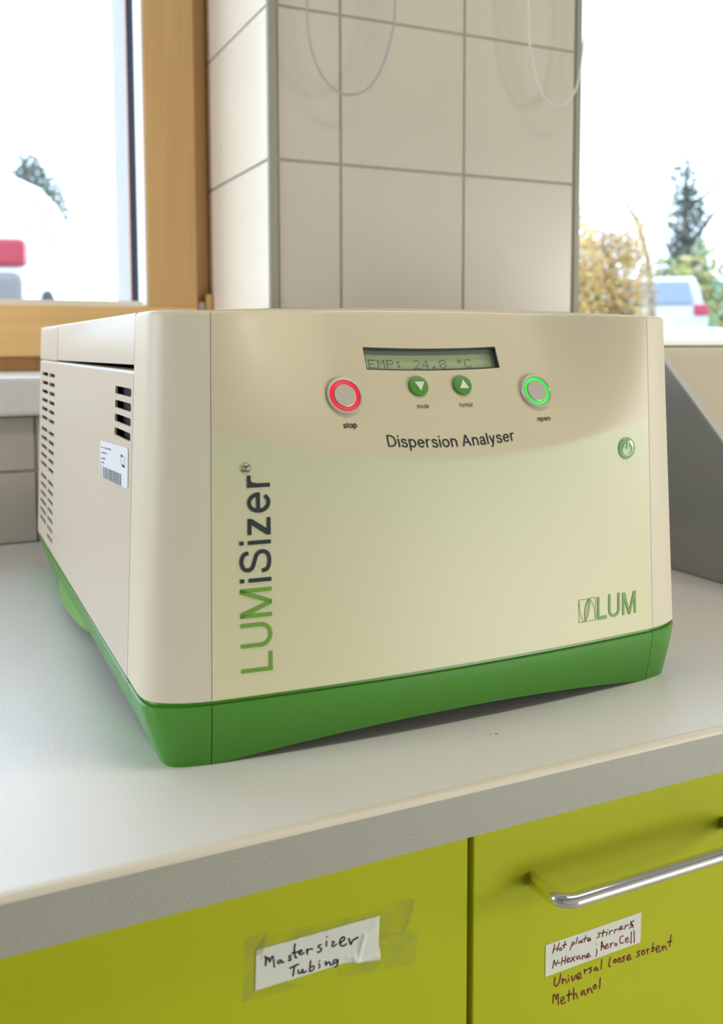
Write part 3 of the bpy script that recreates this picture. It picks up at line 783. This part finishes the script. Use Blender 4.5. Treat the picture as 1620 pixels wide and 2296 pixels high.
# maker's emblem: a framed leaf and three condensed letters
def pf(a, b): return (a, fy(a, b)-EPS, b)
bm = bmesh.new(); gx, gz, gw, gh = .4274, .0580, .0160, .0168
def G2(a, b): return (gx+a*gw, gz+b*gh)
ribbon(bm, [G2(0, 0), G2(0, 1)], .0004, pf); ribbon(bm, [G2(1, 0), G2(1, 1)], .0004, pf)
ribbon(bm, [G2(0, 0), G2(1, 0)], .0004, pf); ribbon(bm, [G2(0, 1), G2(1, 1)], .0004, pf)
ribbon(bm, catmull([G2(.01, .95), G2(.04, .6), G2(.12, .28), G2(.27, .02)], 6), .0004, pf)
ribbon(bm, catmull([G2(.66, .97), G2(.80, .78), G2(.92, .5), G2(.99, .1)], 6), .0004, pf)
Lf = catmull([G2(.37, .02), G2(.335, .3), G2(.38, .65), G2(.5, .9), G2(.60, .98)], 8)
Rf = catmull([G2(.37, .02), G2(.50, .2), G2(.60, .5), G2(.65, .8), G2(.62, .98)], 8)
ribbon(bm, Lf, .0005, pf); ribbon(bm, Rf, .0005, pf)
n = len(Lf)
for k in range(3, n-3, 2):
    q = min(n-1, k+3); ribbon(bm, [Lf[k], Rf[q]], .00055, pf)
fin('leaf_emblem', bm, 'greenprint', fp)
bm = bmesh.new(); t_ = .0020
def bar(P): bm.faces.new([bm.verts.new(pf(a, b)) for a, b in P])
z0, z1 = .0576, .0747
bar([(.4450, z0), (.4470, z0), (.4470, z1), (.4450, z1)]); bar([(.4470, z0), (.4541, z0), (.4541, z0+.0025), (.4470, z0+.0025)])
ribbon(bm, [(.4570, z1-.0002), (.4570, z0+.0055)] + [(.4616-.0046*math.cos(a), z0+.0056-.0045*math.sin(a)) for a in [i*math.pi/14 for i in range(1, 14)]] + [(.4662, z0+.0055), (.4662, z1-.0002)], .0021, pf)
bar([(.4700, z0), (.4719, z0), (.4719, z1), (.4700, z1)]); bar([(.4819, z0), (.4838, z0), (.4838, z1), (.4819, z1)])
bar([(.4700, z1), (.4726, z1), (.4779, z0), (.4759, z0)]); bar([(.4838, z1), (.4812, z1), (.4759, z0), (.4779, z0)])
fin('emblem_lettering', bm, 'greenprint', fp)

# inventory sticker on the side panel
def sd(y, z, e=.0003): return (sx(z)-e, y, z)
st = thing('inventory_sticker', sd(.68, .178), 'small white barcode sticker under the side vent slots', 'sticker')
cor = [(.7351, .1894), (.6263, .1941), (.6244, .1670), (.7328, .1625)]
bm = bmesh.new(); P = []
for i in range(4):
    a = Vector(cor[i-1]); b = Vector(cor[i]); c = Vector(cor[(i+1) % 4])
    p = b+(a-b).normalized()*.003; q = b+(c-b).normalized()*.003
    for t in (0, .33, .67, 1): P.append((p*(1-t)**2 + b*2*t*(1-t) + q*t*t))
A = [bm.verts.new(sd(p[0], p[1], .0002)) for p in P]; B = [bm.verts.new(sd(p[0], p[1], .0005)) for p in P]
bm.faces.new(A); bm.faces.new(B[::-1])
for i in range(len(P)): bm.faces.new((A[i], B[i], B[(i+1) % len(P)], A[(i+1) % len(P)]))
fin('sticker_sheet', bm, 'sticker', st)
def quad_uv(Q, u, v):   # Q: tl, tr, br, bl ; v down
    a = Vector(Q[0]).lerp(Vector(Q[1]), u); b = Vector(Q[3]).lerp(Vector(Q[2]), u); return a.lerp(b, v)
rnd = random.Random(4); bm = bmesh.new()
Q = [(.7211, .1710), (.6473, .1743), (.6464, .1660), (.7202, .1628)]
u = 0.0
def qf(Q, u0, u1, v0, v1):
    bm.faces.new([bm.verts.new(sd(*quad_uv(Q, a, b), .0007)) for a, b in ((u0, v0), (u1, v0), (u1, v1), (u0, v1))])
while u < .99:
    wd = rnd.choice((.008, .012, .02, .028)); qf(Q, u, min(1, u+wd), 0, 1); u += wd + rnd.choice((.008, .012, .02))
qf([(.7290, .1722), (.7275, .1722), (.7262, .1625), (.7277, .1625)], 0, 1, 0, 1)
fin('barcode', bm, 'greyprint', st)
bm = bmesh.new()
for Q, n in (([(.7302, .1856), (.6848, .1881), (.6852, .1862), (.73, .1841)], 20), ([(.7313, .1817), (.7019, .1835), (.7017, .1815), (.7311, .18)], 12), ([(.7308, .1775), (.7077, .1792), (.7075, .177), (.7306, .1757)], 9), ([(.7304, .1742), (.7144, .1752), (.7142, .1736), (.7302, .1727)], 7)):
    for k in range(n):
        if rnd.random() < .12: continue
        qf(Q, k/n, (k+.62)/n, .1+.2*rnd.random(), .75+.2*rnd.random())
fin('small_print', bm, 'greyprint', st)
bm = bmesh.new()
ribbon(bm, catmull([(.6490, .1872), (.6493, .1835), (.6485, .1812), (.6440, .1803), (.6365, .1806), (.6342, .1815), (.6338, .1860), (.6338, .1880)], 4), .0006, lambda a, b: sd(a, b, .0007))
ribbon(bm, catmull([(.6470, .1869), (.6415, .1868), (.6400, .1855), (.6400, .1815)], 4), .0006, lambda a, b: sd(a, b, .0007))
fin('emblem_outline', bm, 'greyprint', st)
bm = bmesh.new()
ribbon(bm, [(.6488, .1868), (.6440, .1870)], .0014, lambda a, b: sd(a, b, .0008)); ribbon(bm, [(.6430, .1806), (.6365, .1806)], .0015, lambda a, b: sd(a, b, .0008))
fin('emblem_corners', bm, 'black', st)

INK_BLACK = [[(15793,-7545),(15865,-7692),(15816,-8069)],[(15834,-7779),(15991,-7677),(16062,-7941)],[(16062,-7941),(16236,-7652),(16293,-7913),(16341,-8335)],[(16755,-8040),(16605,-8012),(16530,-8108),(16619,-8194),(16754,-8100),(16783,-8198),(16904,-8181)],[(17329,-7924),(17223,-7946),(17222,-8020),(17312,-8114),(17273,-8207),(17168,-8176)],[(17570,-7336),(17528,-7713),(17578,-8101),(17661,-8148)],[(17406,-7812),(17770,-7842)],[(17816,-7915),(17969,-7884),(17946,-7788),(17832,-7815),(17815,-7968),(17944,-8058),(18098,-7997)],[(18276,-7838),(18312,-8134)],[(18306,-7951),(18429,-7882),(18614,-7920)],[(19143,-7814),(19002,-7819),(18986,-7905),(19156,-8060),(19140,-8177),(19015,-8231),(18922,-8190)],[(19495,-7709),(19469,-8005)],[(19504,-7461)],[(19832,-7827),(19950,-7891),(19815,-8051),(19925,-8143),(20099,-8055)],[(20281,-8046),(20544,-7968),(20608,-7833),(20481,-7736),(20322,-7905),(20360,-8183),(20542,-8289),(20718,-8209)],[(20879,-7947),(20998,-8327),(21119,-8130),(21442,-8029)],[(17254,-8665),(17764,-8576)],[(17520,-8624),(17439,-9170)],[(17746,-8916),(17782,-9122),(17935,-9108),(18013,-8950),(18050,-9180),(18242,-9124)],[(18501,-8596),(18434,-9196)],[(18459,-8992),(18668,-8948),(18706,-9111),(18550,-9216),(18434,-9196)],[(19018,-8915),(19071,-9105),(18993,-9181)],[(19043,-8755)],[(19409,-8900),(19446,-9140),(19565,-8984),(19683,-9057),(19721,-9206),(19895,-9188)],[(20094,-8986),(19920,-8981),(19935,-9154),(20109,-9128),(20173,-8994),(20155,-9311),(20012,-9422)]]
INK_RED_LABEL = [[(35415,-12453),(35267,-12994)],[(35759,-12461),(35600,-12937)],[(35316,-12765),(35701,-12750)],[(35912,-12819),(35765,-12850),(35841,-12979),(35977,-12946),(35891,-12813)],[(36252,-12466),(36123,-12907)],[(36014,-12696),(36351,-12692)],[(36837,-12677),(36634,-13162)],[(36817,-12725),(36977,-12762),(36926,-12883),(36757,-12907)],[(37227,-12470),(37107,-12889)],[(37565,-12792),(37372,-12783),(37353,-12896),(37513,-12887),(37586,-12798),(37611,-12942)],[(37904,-12550),(37783,-12945)],[(37671,-12731),(38037,-12743)],[(38073,-12908),(38256,-12878),(38211,-12774),(38071,-12826),(38107,-12991),(38344,-12948)],[(39101,-12675),(38904,-12666),(39017,-12835),(38954,-12946),(38790,-12936)],[(39372,-12548),(39272,-12999)],[(39157,-12736),(39542,-12751)],[(39675,-12789),(39602,-12999)],[(39716,-12634)],[(39895,-12767),(39846,-13021)],[(39876,-12872),(40040,-12779),(40174,-12844)],[(40340,-12779),(40268,-13046)],[(40309,-12872),(40485,-12810),(40632,-12888)],[(40710,-12844),(40933,-12813),(40874,-12695),(40719,-12754),(40745,-12929),(41014,-12910)],[(41212,-12732),(41151,-12985)],[(41181,-12854),(41348,-12760),(41485,-12816)],[(41910,-12578),(41608,-12776),(41850,-12898),(41558,-13042)],[(41638,-12588),(41877,-13093)],[(35380,-13502),(35263,-14008)],[(35380,-13502),(35511,-13901)],[(35511,-13901),(35694,-13594)],[(35645,-13805),(35855,-13804)],[(36028,-13484),(35963,-14007)],[(36302,-13492),(36226,-13994)],[(35990,-13753),(36264,-13761)],[(36402,-13820),(36614,-13791),(36537,-13678),(36411,-13732),(36437,-13957),(36690,-13940)],[(36750,-13694),(37022,-14046)],[(37048,-13717),(36713,-14001)],[(37413,-13787),(37210,-13801),(37224,-13978),(37415,-13906),(37514,-14035)],[(37639,-13844),(37644,-14092)],[(37641,-13972),(37801,-13872),(37902,-14103)],[(37987,-13990),(38202,-13961),(38146,-13835),(38006,-13904),(38043,-14098),(38324,-14070)],[(38788,-13377)],[(38817,-13735),(38824,-14049),(38751,-14231)],[(39205,-13929),(39224,-13317),(39319,-13611),(39501,-13912)],[(39211,-13700),(39408,-13682)],[(39542,-13776),(39752,-13753),(39693,-13616),(39552,-13686),(39590,-13919),(39832,-13878)],[(39949,-13651),(39989,-13950)],[(39974,-13770),(40193,-13665)],[(40396,-13779),(40320,-13859),(40423,-13972),(40522,-13898),(40396,-13779)],[(41027,-13435),(40802,-13447),(40740,-13643),(40847,-13907),(41060,-13902)],[(41261,-13800),(41463,-13773),(41393,-13650),(41247,-13703),(41276,-13973),(41547,-13946)],[(41725,-13350),(41711,-14152)],[(41963,-13323),(41996,-14196)]]
INK_RED_DOOR = [[(35504,-14747),(35447,-15090),(35535,-15325),(35723,-15301),(35876,-15040),(35943,-14661)],[(36085,-14994),(36123,-15350)],[(36120,-15168),(36298,-15086),(36462,-15417)],[(36585,-15127),(36620,-15338)],[(36560,-14937)],[(36827,-15036),(36951,-15402),(37159,-15081)],[(37281,-15309),(37547,-15206),(37479,-15012),(37298,-15086),(37304,-15389),(37637,-15389)],[(37842,-14882),(37913,-15197)],[(37888,-15006),(38136,-14951)],[(38461,-14928),(38276,-14947),(38454,-15138),(38294,-15256)],[(38845,-15033),(38671,-15083),(38762,-15248),(38912,-15127),(38982,-15323)],[(39297,-14620),(39234,-15277)],[(40006,-14688),(39884,-15210),(40042,-15322)],[(40424,-14941),(40280,-15010),(40351,-15162),(40506,-15114),(40424,-14941)],[(40782,-14961),(40616,-15034),(40710,-15221),(40888,-15151),(40782,-14961)],[(41233,-14952),(41042,-14990),(41204,-15178),(40993,-15304)],[(41464,-15160),(41701,-15117),(41629,-14964),(41472,-15031),(41490,-15309),(41808,-15289)],[(42543,-14955),(42302,-14980),(42504,-15227),(42254,-15306)],[(42843,-14985),(42696,-15094),(42782,-15289),(42965,-15228),(42843,-14985)],[(43155,-14989),(43235,-15354)],[(43205,-15127),(43354,-15037)],[(43694,-14716),(43593,-15296)],[(43610,-15072),(43809,-15091),(43802,-15261),(43593,-15296)],[(44002,-15280),(44271,-15233),(44172,-15071),(43998,-15145),(44055,-15486),(44395,-15460)],[(44504,-15175),(44585,-15505)],[(44556,-15324),(44718,-15227),(44893,-15517)],[(45292,-14574),(45162,-15392)],[(44949,-15024),(45378,-15050)],[(35377,-15910),(35375,-16461)],[(35378,-15955),(35523,-15910),(35602,-16261)],[(35602,-16261),(35765,-15948),(35788,-16682)],[(36027,-16521),(36248,-16471),(36160,-16271),(36014,-16371),(36051,-16710),(36380,-16722)],[(36663,-15971),(36623,-16707)],[(36456,-16263),(36882,-16285)],[(37004,-15938),(37029,-16706)],[(37023,-16429),(37204,-16348),(37340,-16748)],[(37893,-16368),(37645,-16383),(37671,-16612),(37853,-16502),(38009,-16735)],[(38131,-16349),(38202,-16647)],[(38177,-16473),(38348,-16342),(38552,-16728)],[(38761,-16237),(38621,-16333),(38723,-16512),(38885,-16423),(38761,-16237)],[(39192,-15876),(39152,-16597)]]

# ------------------------------------------------------------------ sloped instrument right of the analyser
dv = thing('desktop_instrument', (1.0, .9, 0), 'cream instrument with sloping front and dark grey side standing right of the analyser', 'instrument')
def wedge(o=0.0):
    return [(.612+o, 0.001), (.612+o, .0235), (.7535+o*.7, .1563-o*.6), (.8600+o*.5, .2555-o), (.8680, .2618-o), (.8790, .2655-o), (1.20-o, .2655-o), (1.205-o, .26-o), (1.205-o, 0.001)]
prism('side_plate', wedge(), .7815, .7905, 'x', 'devedge', dv, .0008)
prism('side_sheet', wedge(.0022), .7800, .7815, 'x', 'devside', dv)
prism('sloped_cover', wedge(.004), .7905, 1.310, 'x', 'devtop', dv)
prism('side_plate', wedge(), 1.310, 1.319, 'x', 'devedge', dv, .0008)
box('top_edge_glint', .792, 1.308, .866, .884, .2600, .2672, 'white', dv, .003)  # white strip added for the rounded top edge catching the sky

# ------------------------------------------------------------------ handwriting and paper labels on the cabinet fronts
def dpt(off): return lambda a, b: (a, DF-off, b)
def ink(name, strokes, w, m, parent, off):
    bm = bmesh.new(); rr = random.Random(2)
    for s in strokes:
        pts = [(a*1e-5, b*1e-5) for a, b in s]
        closed = len(pts) > 3
        ribbon(bm, catmull(pts, 5) if len(pts) > 2 else pts, w*(.9+.25*rr.random()), dpt(off))
    return fin(name, bm, m, parent)
p1 = thing('paper_label', (.19, DF, -.085), 'creased white paper label with black handwriting taped under clear tape', 'label')
# creased paper sheet
PC = [(0.15263, -0.07039), (0.22848, -0.07078), (0.22746, -0.09355), (0.15182, -0.09392)]
nx_, nz_ = 110, 36; bm = bmesh.new(); gr = []
rr = random.Random(7)
for j in range(nz_+1):
    row = []
    for i in range(nx_+1):
        u, v = i/nx_, j/nz_
        a = Vector(PC[0]).lerp(Vector(PC[1]), u); b = Vector(PC[3]).lerp(Vector(PC[2]), u); q = a.lerp(b, v)
        if v > .85 and u > .72: q = q + Vector((.0012*(u-.72)/.28, -.0052*(u-.72)/.28*(v-.85)/.15))
        h = .0003
        # creases running from the lower middle to the upper right corner
        for (ax, az, bx, bz, wd, hh) in ((.2140, -.0955, .2185, -.0800, .0012, .0008), (.2125, -.0955, .2120, -.0905, .0012, .0007), (.2160, -.0960, .2290, -.0955, .0014, .0006), (.2165, -.0830, .2260, -.0765, .0018, .0004), (.2150, -.0945, .2080, -.0905, .0013, .0004)):
            A_, B_ = Vector((ax, az)), Vector((bx, bz)); t = max(0, min(1, (q-A_).dot(B_-A_)/(B_-A_).length_squared)); dd = (q-(A_+(B_-A_)*t)).length
            h += hh*math.exp(-(dd/wd)**2)
        row.append(bm.verts.new((q[0], DF-h, q[1])))
    gr.append(row)
for j in range(nz_):
    for i in range(nx_): bm.faces.new((gr[j][i], gr[j][i+1], gr[j+1][i+1], gr[j+1][i]))
pp = fin('paper_sheet', bm, 'paper', p1, True)
md = pp.modifiers.new('t', 'SOLIDIFY'); md.thickness = .00012; md.offset = 0
def tape(poly, off, parent, wob=.0004):
    bm = bmesh.new(); vs = [bm.verts.new((a, DF-off, b)) for a, b in poly]; bm.faces.new(vs)
    bmesh.ops.triangulate(bm, faces=bm.faces[:])
    for _ in range(4): bmesh.ops.subdivide_edges(bm, edges=bm.edges[:], cuts=1, use_grid_fill=True)
    from mathutils import noise as NZ
    for v in bm.verts: v.co.y -= wob*abs(NZ.noise(v.co*90)) + wob*.6*abs(NZ.noise(v.co*260))
    return fin('clear_tape', bm, 'tape', parent, True)
tape([(0.14655, -0.06193), (0.15934, -0.06186), (0.15950, -0.0715), (.1530, -.0700), (.1518, -.0950), (.1700, -.0945), (.1820, -.0995), (0.14498, -0.09879)], .0002, p1, .0002)
tape([(0.1594, -0.0640), (0.22915, -0.06809), (0.22915, -0.0712), (0.1594, -.0712)], .00025, p1, .0003)
tape([(0.2290, -0.06609), (0.25095, -0.06581), (0.25113, -0.07438), (0.24418, -0.08589), (0.2285, -0.0862)], .0002, p1, .0008)
tape([(0.22847, -0.08201), (0.25484, -0.08728), (0.25231, -0.1079), (0.22826, -0.1049), (.2020, -.1010), (.2020, -.0965), (.2280, -.0985)], .0003, p1, .0006)
bm = bmesh.new()
tube_bm(bm, [(.2511, DF-.0008, -.0668), (.2500, DF-.0010, -.0730), (.2480, DF-.0010, -.0790), (.2448, DF-.0008, -.0852)], [.0003, .0006, .0005, .0002], 6)
fin('tape_fold', bm, 'tape', p1, True)
ink('handwriting', INK_BLACK, .00088, 'inkblack', p1, .00062)
p2 = thing('paper_label', (.386, DF, -.133), 'narrow white paper strip with two lines of red handwriting below the chrome handle', 'label')
prism('paper_sheet', [(.3471, -.1231), (.4255, -.1220), (.4253, -.1432), (.3470, -.1445)], DF-.0004, DF-.0001, 'y', 'paper', p2)
ink('handwriting', INK_RED_LABEL, .00072, 'inkred', p2, .00055)
ink('handwriting', INK_RED_DOOR, .00100, 'inkred', drawer, .00015)['label'] = 'dark red marker handwriting'
bm = bmesh.new()
for (x, y, r, s) in ((.3395, .5185, .0011, 1), (.3350, .5190, .0006, 1), (.3205, .5230, .0005, 1), (.3268, .5280, .0004, 1)):
    vs = [bm.verts.new((x+r*1.3*math.cos(k*math.pi/5)*(1+.3*math.sin(3*k)), y+r*math.sin(k*math.pi/5), .0001)) for k in range(10)]; bm.faces.new(vs)
fin('brown_stain', bm, mat('brown_stain', (.45, .30, .16), .8), wt)

# ------------------------------------------------------------------ outside
gy = S(box('ground_outside', -30, 60, 1.96, 90, -.32, -.02, 'asphalt'))
gy.name = 'ground'
def car(name, loc, rot, paint, label, hatch=1.0):
    t = thing(name, loc, label, 'car')
    R_ = Matrix.Translation(loc) @ Matrix.Rotation(rot, 4, 'Z')
    def put(o): 
        o.data.transform(R_); return o
    def pr(nm, poly, a0, a1, m, par, bev=0.0, taper=None, smooth=True):
        o = prism(nm, poly, a0, a1, 'y', m, None, bev)
        if taper:
            for v in o.data.vertices:
                if v.co.z > taper[0]: v.co.y *= 1 - taper[1]*(v.co.z-taper[0])
        put(o); o.parent = par; o.matrix_parent_inverse = root_inv(par)
        if smooth:
            for p in o.data.polygons: p.use_smooth = True
            o.data.set_sharp_from_angle(angle=math.radians(40))
        return o
    # side profile (x forward from the rear bumper, z)
    body = [(.04, .28), (.0, .42), (.02, .62), (.06, .90), (.30, .95), (1.5, .96), (3.05, .93), (3.75, .78), (3.95, .62), (4.0, .40), (3.92, .25)]
    roof = [(.10, .88), (.20, 1.10), (.38, 1.36), (.62, 1.45), (1.5, 1.50), (2.15, 1.46), (2.65, 1.22), (3.15, .90)]
    b = pr('body', body, -.84, .84, paint, t, .06)
    r = pr('cabin', roof, -.78, .78, paint, t, .03, (.90, .28))
    gs = [(.46, .98), (.52, 1.33), (.75, 1.40), (1.5, 1.43), (2.10, 1.40), (2.50, 1.20), (2.80, .98)]
    for s in (1, -1):
        for part in ([(.50, .99), (.56, 1.31), (.80, 1.38), (1.22, 1.405), (1.22, .99)], [(1.30, .99), (1.30, 1.405), (2.08, 1.37), (2.45, 1.17), (2.72, .99)]):
            o = prism('side_window', part, s*.775, s*.792, 'y', 'carglass', None)
            for v in o.data.vertices: v.co.y *= 1 - .28*max(0, v.co.z-.90)
            put(o); o.parent = r; o.matrix_parent_inverse = root_inv(r)
    o = prism('rear_window', [(.105, .96), (.125, .96), (.365, 1.36), (.335, 1.34)], -.62, .62, 'y', 'carglass', None, .004)
    for v in o.data.vertices: v.co.y *= 1 - .28*max(0, v.co.z-.90); v.co.x -= .035
    put(o); o.parent = r; o.matrix_parent_inverse = root_inv(r)
    for s in (1, -1):
        bm = bmesh.new(); addbox(bm, -.01, .16, min(s*.60, s*.845), max(s*.60, s*.845), .74, .93, .03)
        o = fin('tail_lamp', bm, 'taillight', None); put(o); o.parent = b; o.matrix_parent_inverse = root_inv(b)
    bm = bmesh.new(); addbox(bm, -.05, .25, -.82, .82, .26, .50 if paint != 'carpaint' else .70, .05)
    o = fin('bumper', bm, paint if paint != 'carpaint' else 'bumper', None); put(o); o.parent = b; o.matrix_parent_inverse = root_inv(b)
    bm = bmesh.new(); addbox(bm, -.02, .02, -.26, .26, .56, .67, .005)
    o = fin('number_plate', bm, 'white', None); put(o); o.parent = b; o.matrix_parent_inverse = root_inv(b)
    for wx in (.72, 3.2):
        for s in (1, -1):
            bm = bmesh.new(); bmesh.ops.create_cone(bm, cap_ends=True, segments=24, radius1=.31, radius2=.31, depth=.2)
            bmesh.ops.rotate(bm, verts=bm.verts[:], cent=(0, 0, 0), matrix=Matrix.Rotation(math.pi/2, 3, 'X')); bmesh.ops.translate(bm, verts=bm.verts[:], vec=(wx, s*.76, .31))
            o = fin('wheel', bm, 'tyre', None); put(o); o.parent = t; o.matrix_parent_inverse = root_inv(t)
            bm = bmesh.new(); bmesh.ops.create_cone(bm, cap_ends=True, segments=16, radius1=.19, radius2=.19, depth=.02)
            bmesh.ops.rotate(bm, verts=bm.verts[:], cent=(0, 0, 0), matrix=Matrix.Rotation(math.pi/2, 3, 'X')); bmesh.ops.translate(bm, verts=bm.verts[:], vec=(wx, s*.865, .31))
            q = fin('hub_cap', bm, 'silver', None); put(q); q.parent = o; q.matrix_parent_inverse = root_inv(o)
    for s in (1, -1):
        bm = bmesh.new(); addbox(bm, 2.42, 2.60, s*.93-.09, s*.93+.09, .95, 1.08, .03)
        o = fin('wing_mirror', bm, paint, None); put(o); o.parent = t; o.matrix_parent_inverse = root_inv(t)
    return t
car('parked_car', (-.18, 7.05, .06), math.radians(72), 'carpaint', 'large white car close outside the wooden window')
car('parked_car', (11.65, 12.8, .02), math.radians(52), 'silver', 'silver hatchback seen from behind beside the autumn bush')

def leaves(name, blobs, n, size, m, parent, seed=1):
    r = random.Random(seed); V = []; Fc = []
    tot = sum(b[3]*b[4]*b[5] for b in blobs)
    for (x, y, z, a, b, c) in blobs:
        for _ in range(int(n*a*b*c/tot)):
            while True:
                p = Vector((r.uniform(-1, 1), r.uniform(-1, 1), r.uniform(-1, 1)))
                if .1 < p.length < 1: break
            q = Vector((x+p.x*a, y+p.y*b, z+p.z*c)); s = size*r.uniform(.6, 1.4)
            d = Vector((r.uniform(-1, 1), r.uniform(-1, 1), r.uniform(-1, 1))).normalized(); e = d.orthogonal().normalized()
            k = len(V); V += [q+d*s, q+e*s*.55, q-d*s, q-e*s*.55]; Fc.append((k, k+1, k+2, k+3))
    me = bpy.data.meshes.new(name); me.from_pydata([tuple(v) for v in V], [], Fc); me.update()
    o = link(name, me, m, parent); o['kind'] = 'stuff'; return o
def branches(name, segs, m, parent):
    bm = bmesh.new()
    for pts, r0, r1 in segs:
        c = catmull(pts, 4); n = len(c); tube_bm(bm, c, [r0+(r1-r0)*i/(n-1) for i in range(n)], 6)
    return fin(name, bm, m, parent, True)
r = random.Random(3)
lw = thing('sunlit_sill_stand_in', (6, 4.0, -.02), 'low white stand-in with a yellow line for the sunlit sill outside the right window', 'wall')
box('wall_block', 2.2, 9.0, 4.0, 4.15, -.02, .2720, 'white', lw)  # added wall in place of the bright outer sill, set where skylight reaches
box('sunlit_sill_line', 2.2, 9.0, 3.995, 4.14, .2722, .2845, 'yellow', lw)
box('sunlit_sill_band', 2.2, 9.0, 3.99, 4.17, .2850, .3520, 'white', lw, .004)
bush = thing('autumn_bush', (7.3, 8.4, 0), 'orange and yellow leafed bush outside the right window, in front of the silver car', 'bush')
bl = [(6.9+.2*i, 9.0+.2*r.uniform(-1, 1), .75, .40, .45, .85) for i in range(5)] + [(6.85+.16*i, 9.0+.2*r.uniform(-1, 1), 1.66-.03*i+.1*r.uniform(-1, 1), .17, .25, .36) for i in range(8)] + [(6.4, 8.6, .9, .5, .5, .9)]
leaves('foliage', bl, 20000, .026, 'autumn', bush, 5)
branches('stem', [([(7.4+.1*k, 9.0, 0), (7.3+.18*k, 9.0, .8), (7.1+.3*k, 9.0, 1.7)], .02, .006) for k in range(-2, 4)], 'bark', bush)
ivy = thing('ivy_clad_tree', (17.2, 18.0, 0), 'dark narrow tree standing behind the silver car', 'tree')
leaves('foliage', [(17.2, 18, 1.9, .75, .7, 1.2), (17.2, 18, 3.2, .50, .5, 1.0), (17.15, 18, 4.25, .42, .4, .65), (17.6, 18, 3.5, .35, .3, .4)], 4500, .07, 'evergreen', ivy, 8)
branches('trunk', [([(17.2, 18, 0), (17.2, 18, 2.5), (17.2, 18, 4.7)], .16, .04), ([(17.2, 18, 2.6), (18.0, 18, 3.4), (18.7, 18, 4.1)], .08, .03), ([(17.2, 18, 2.2), (18.2, 18, 2.7), (18.9, 18, 3.4)], .07, .03), ([(17.2, 18, 3.6), (18.0, 18, 4.1), (18.6, 18, 4.7), (19.4, 18, 5.1)], .07, .025), ([(17.2, 18, 2.0), (16.6, 18, 2.7), (16.3, 18, 3.3)], .05, .02)], 'bark', ivy)
bare = thing('bare_tree', (9.2, 10.3, -.02), 'leafless grey tree with thin forked branches above the autumn bush', 'tree')
def B3(*pts): return [(x, 10.3, z) for x, z in pts]
branches('branches', [(B3((9.35, -.02), (9.20, 1.3), (9.00, 1.90)), .06, .035), (B3((9.00, 1.90), (8.80, 2.16), (8.60, 2.38), (8.30, 2.50)), .035, .012), (B3((9.00, 1.90), (9.30, 2.10), (9.56, 2.27)), .02, .008),
   (B3((8.58, 2.39), (8.52, 2.72), (8.42, 2.82)), .010, .006), (B3((9.00, 1.90), (9.00, 2.16), (9.03, 2.35)), .014, .006)], 'bark', bare)
hb = thing('yellow_green_bush', (17.5, 17, 0), 'yellow green bushes behind the silver car', 'bush')
leaves('foliage', [(15.2, 16.3, 1.0, 1.3, .45, 1.3), (16.3, 16.3, 1.3, 1.0, .45, 1.3), (17.2, 16.3, .8, .5, .45, 1.2)], 2600, .085, 'yellowgreen', hb, 12)
hb2 = thing('roadside_hedge', (20, 16.5, 0), 'low yellow hedge in front of the teal fence', 'bush')
leaves('foliage', [(18.9+.6*k, 18.1, .45, .5, .4, .62) for k in range(6)], 1800, .08, 'yellowgreen', hb2, 13)
fc = thing('teal_fence', (22, 20, 0), 'teal board fence behind the yellow hedge', 'fence')
pm = None
for k in range(26):
    if pm is None:
        o = box('board', 0, .17, 0, .03, 0, 2.05, 'fence', None, .005); pm = o.data
    else: o = link('board', pm, None)
    o.parent = fc; o.location = (19.6+.2*k-22, 20-20, 0)
box('fence_rail', 19.5, 24.9, 20.035, 20.08, 1.6, 1.7, 'fence', fc)
fir = thing('dark_fir', (2.1, 20, 0), 'dark evergreen crown showing above the white car roof', 'tree')
leaves('foliage', [(2.05, 20, 2.8, .70, .6, 1.1), (1.95, 20, 3.6, .35, .35, .55), (1.6, 20, 3.1, .35, .3, .5)], 5000, .05, 'evergreen', fir, 21)
branches('trunk', [([(2.0, 20, -.02), (2.0, 20, 3.0)], .12, .05)], 'bark', fir)
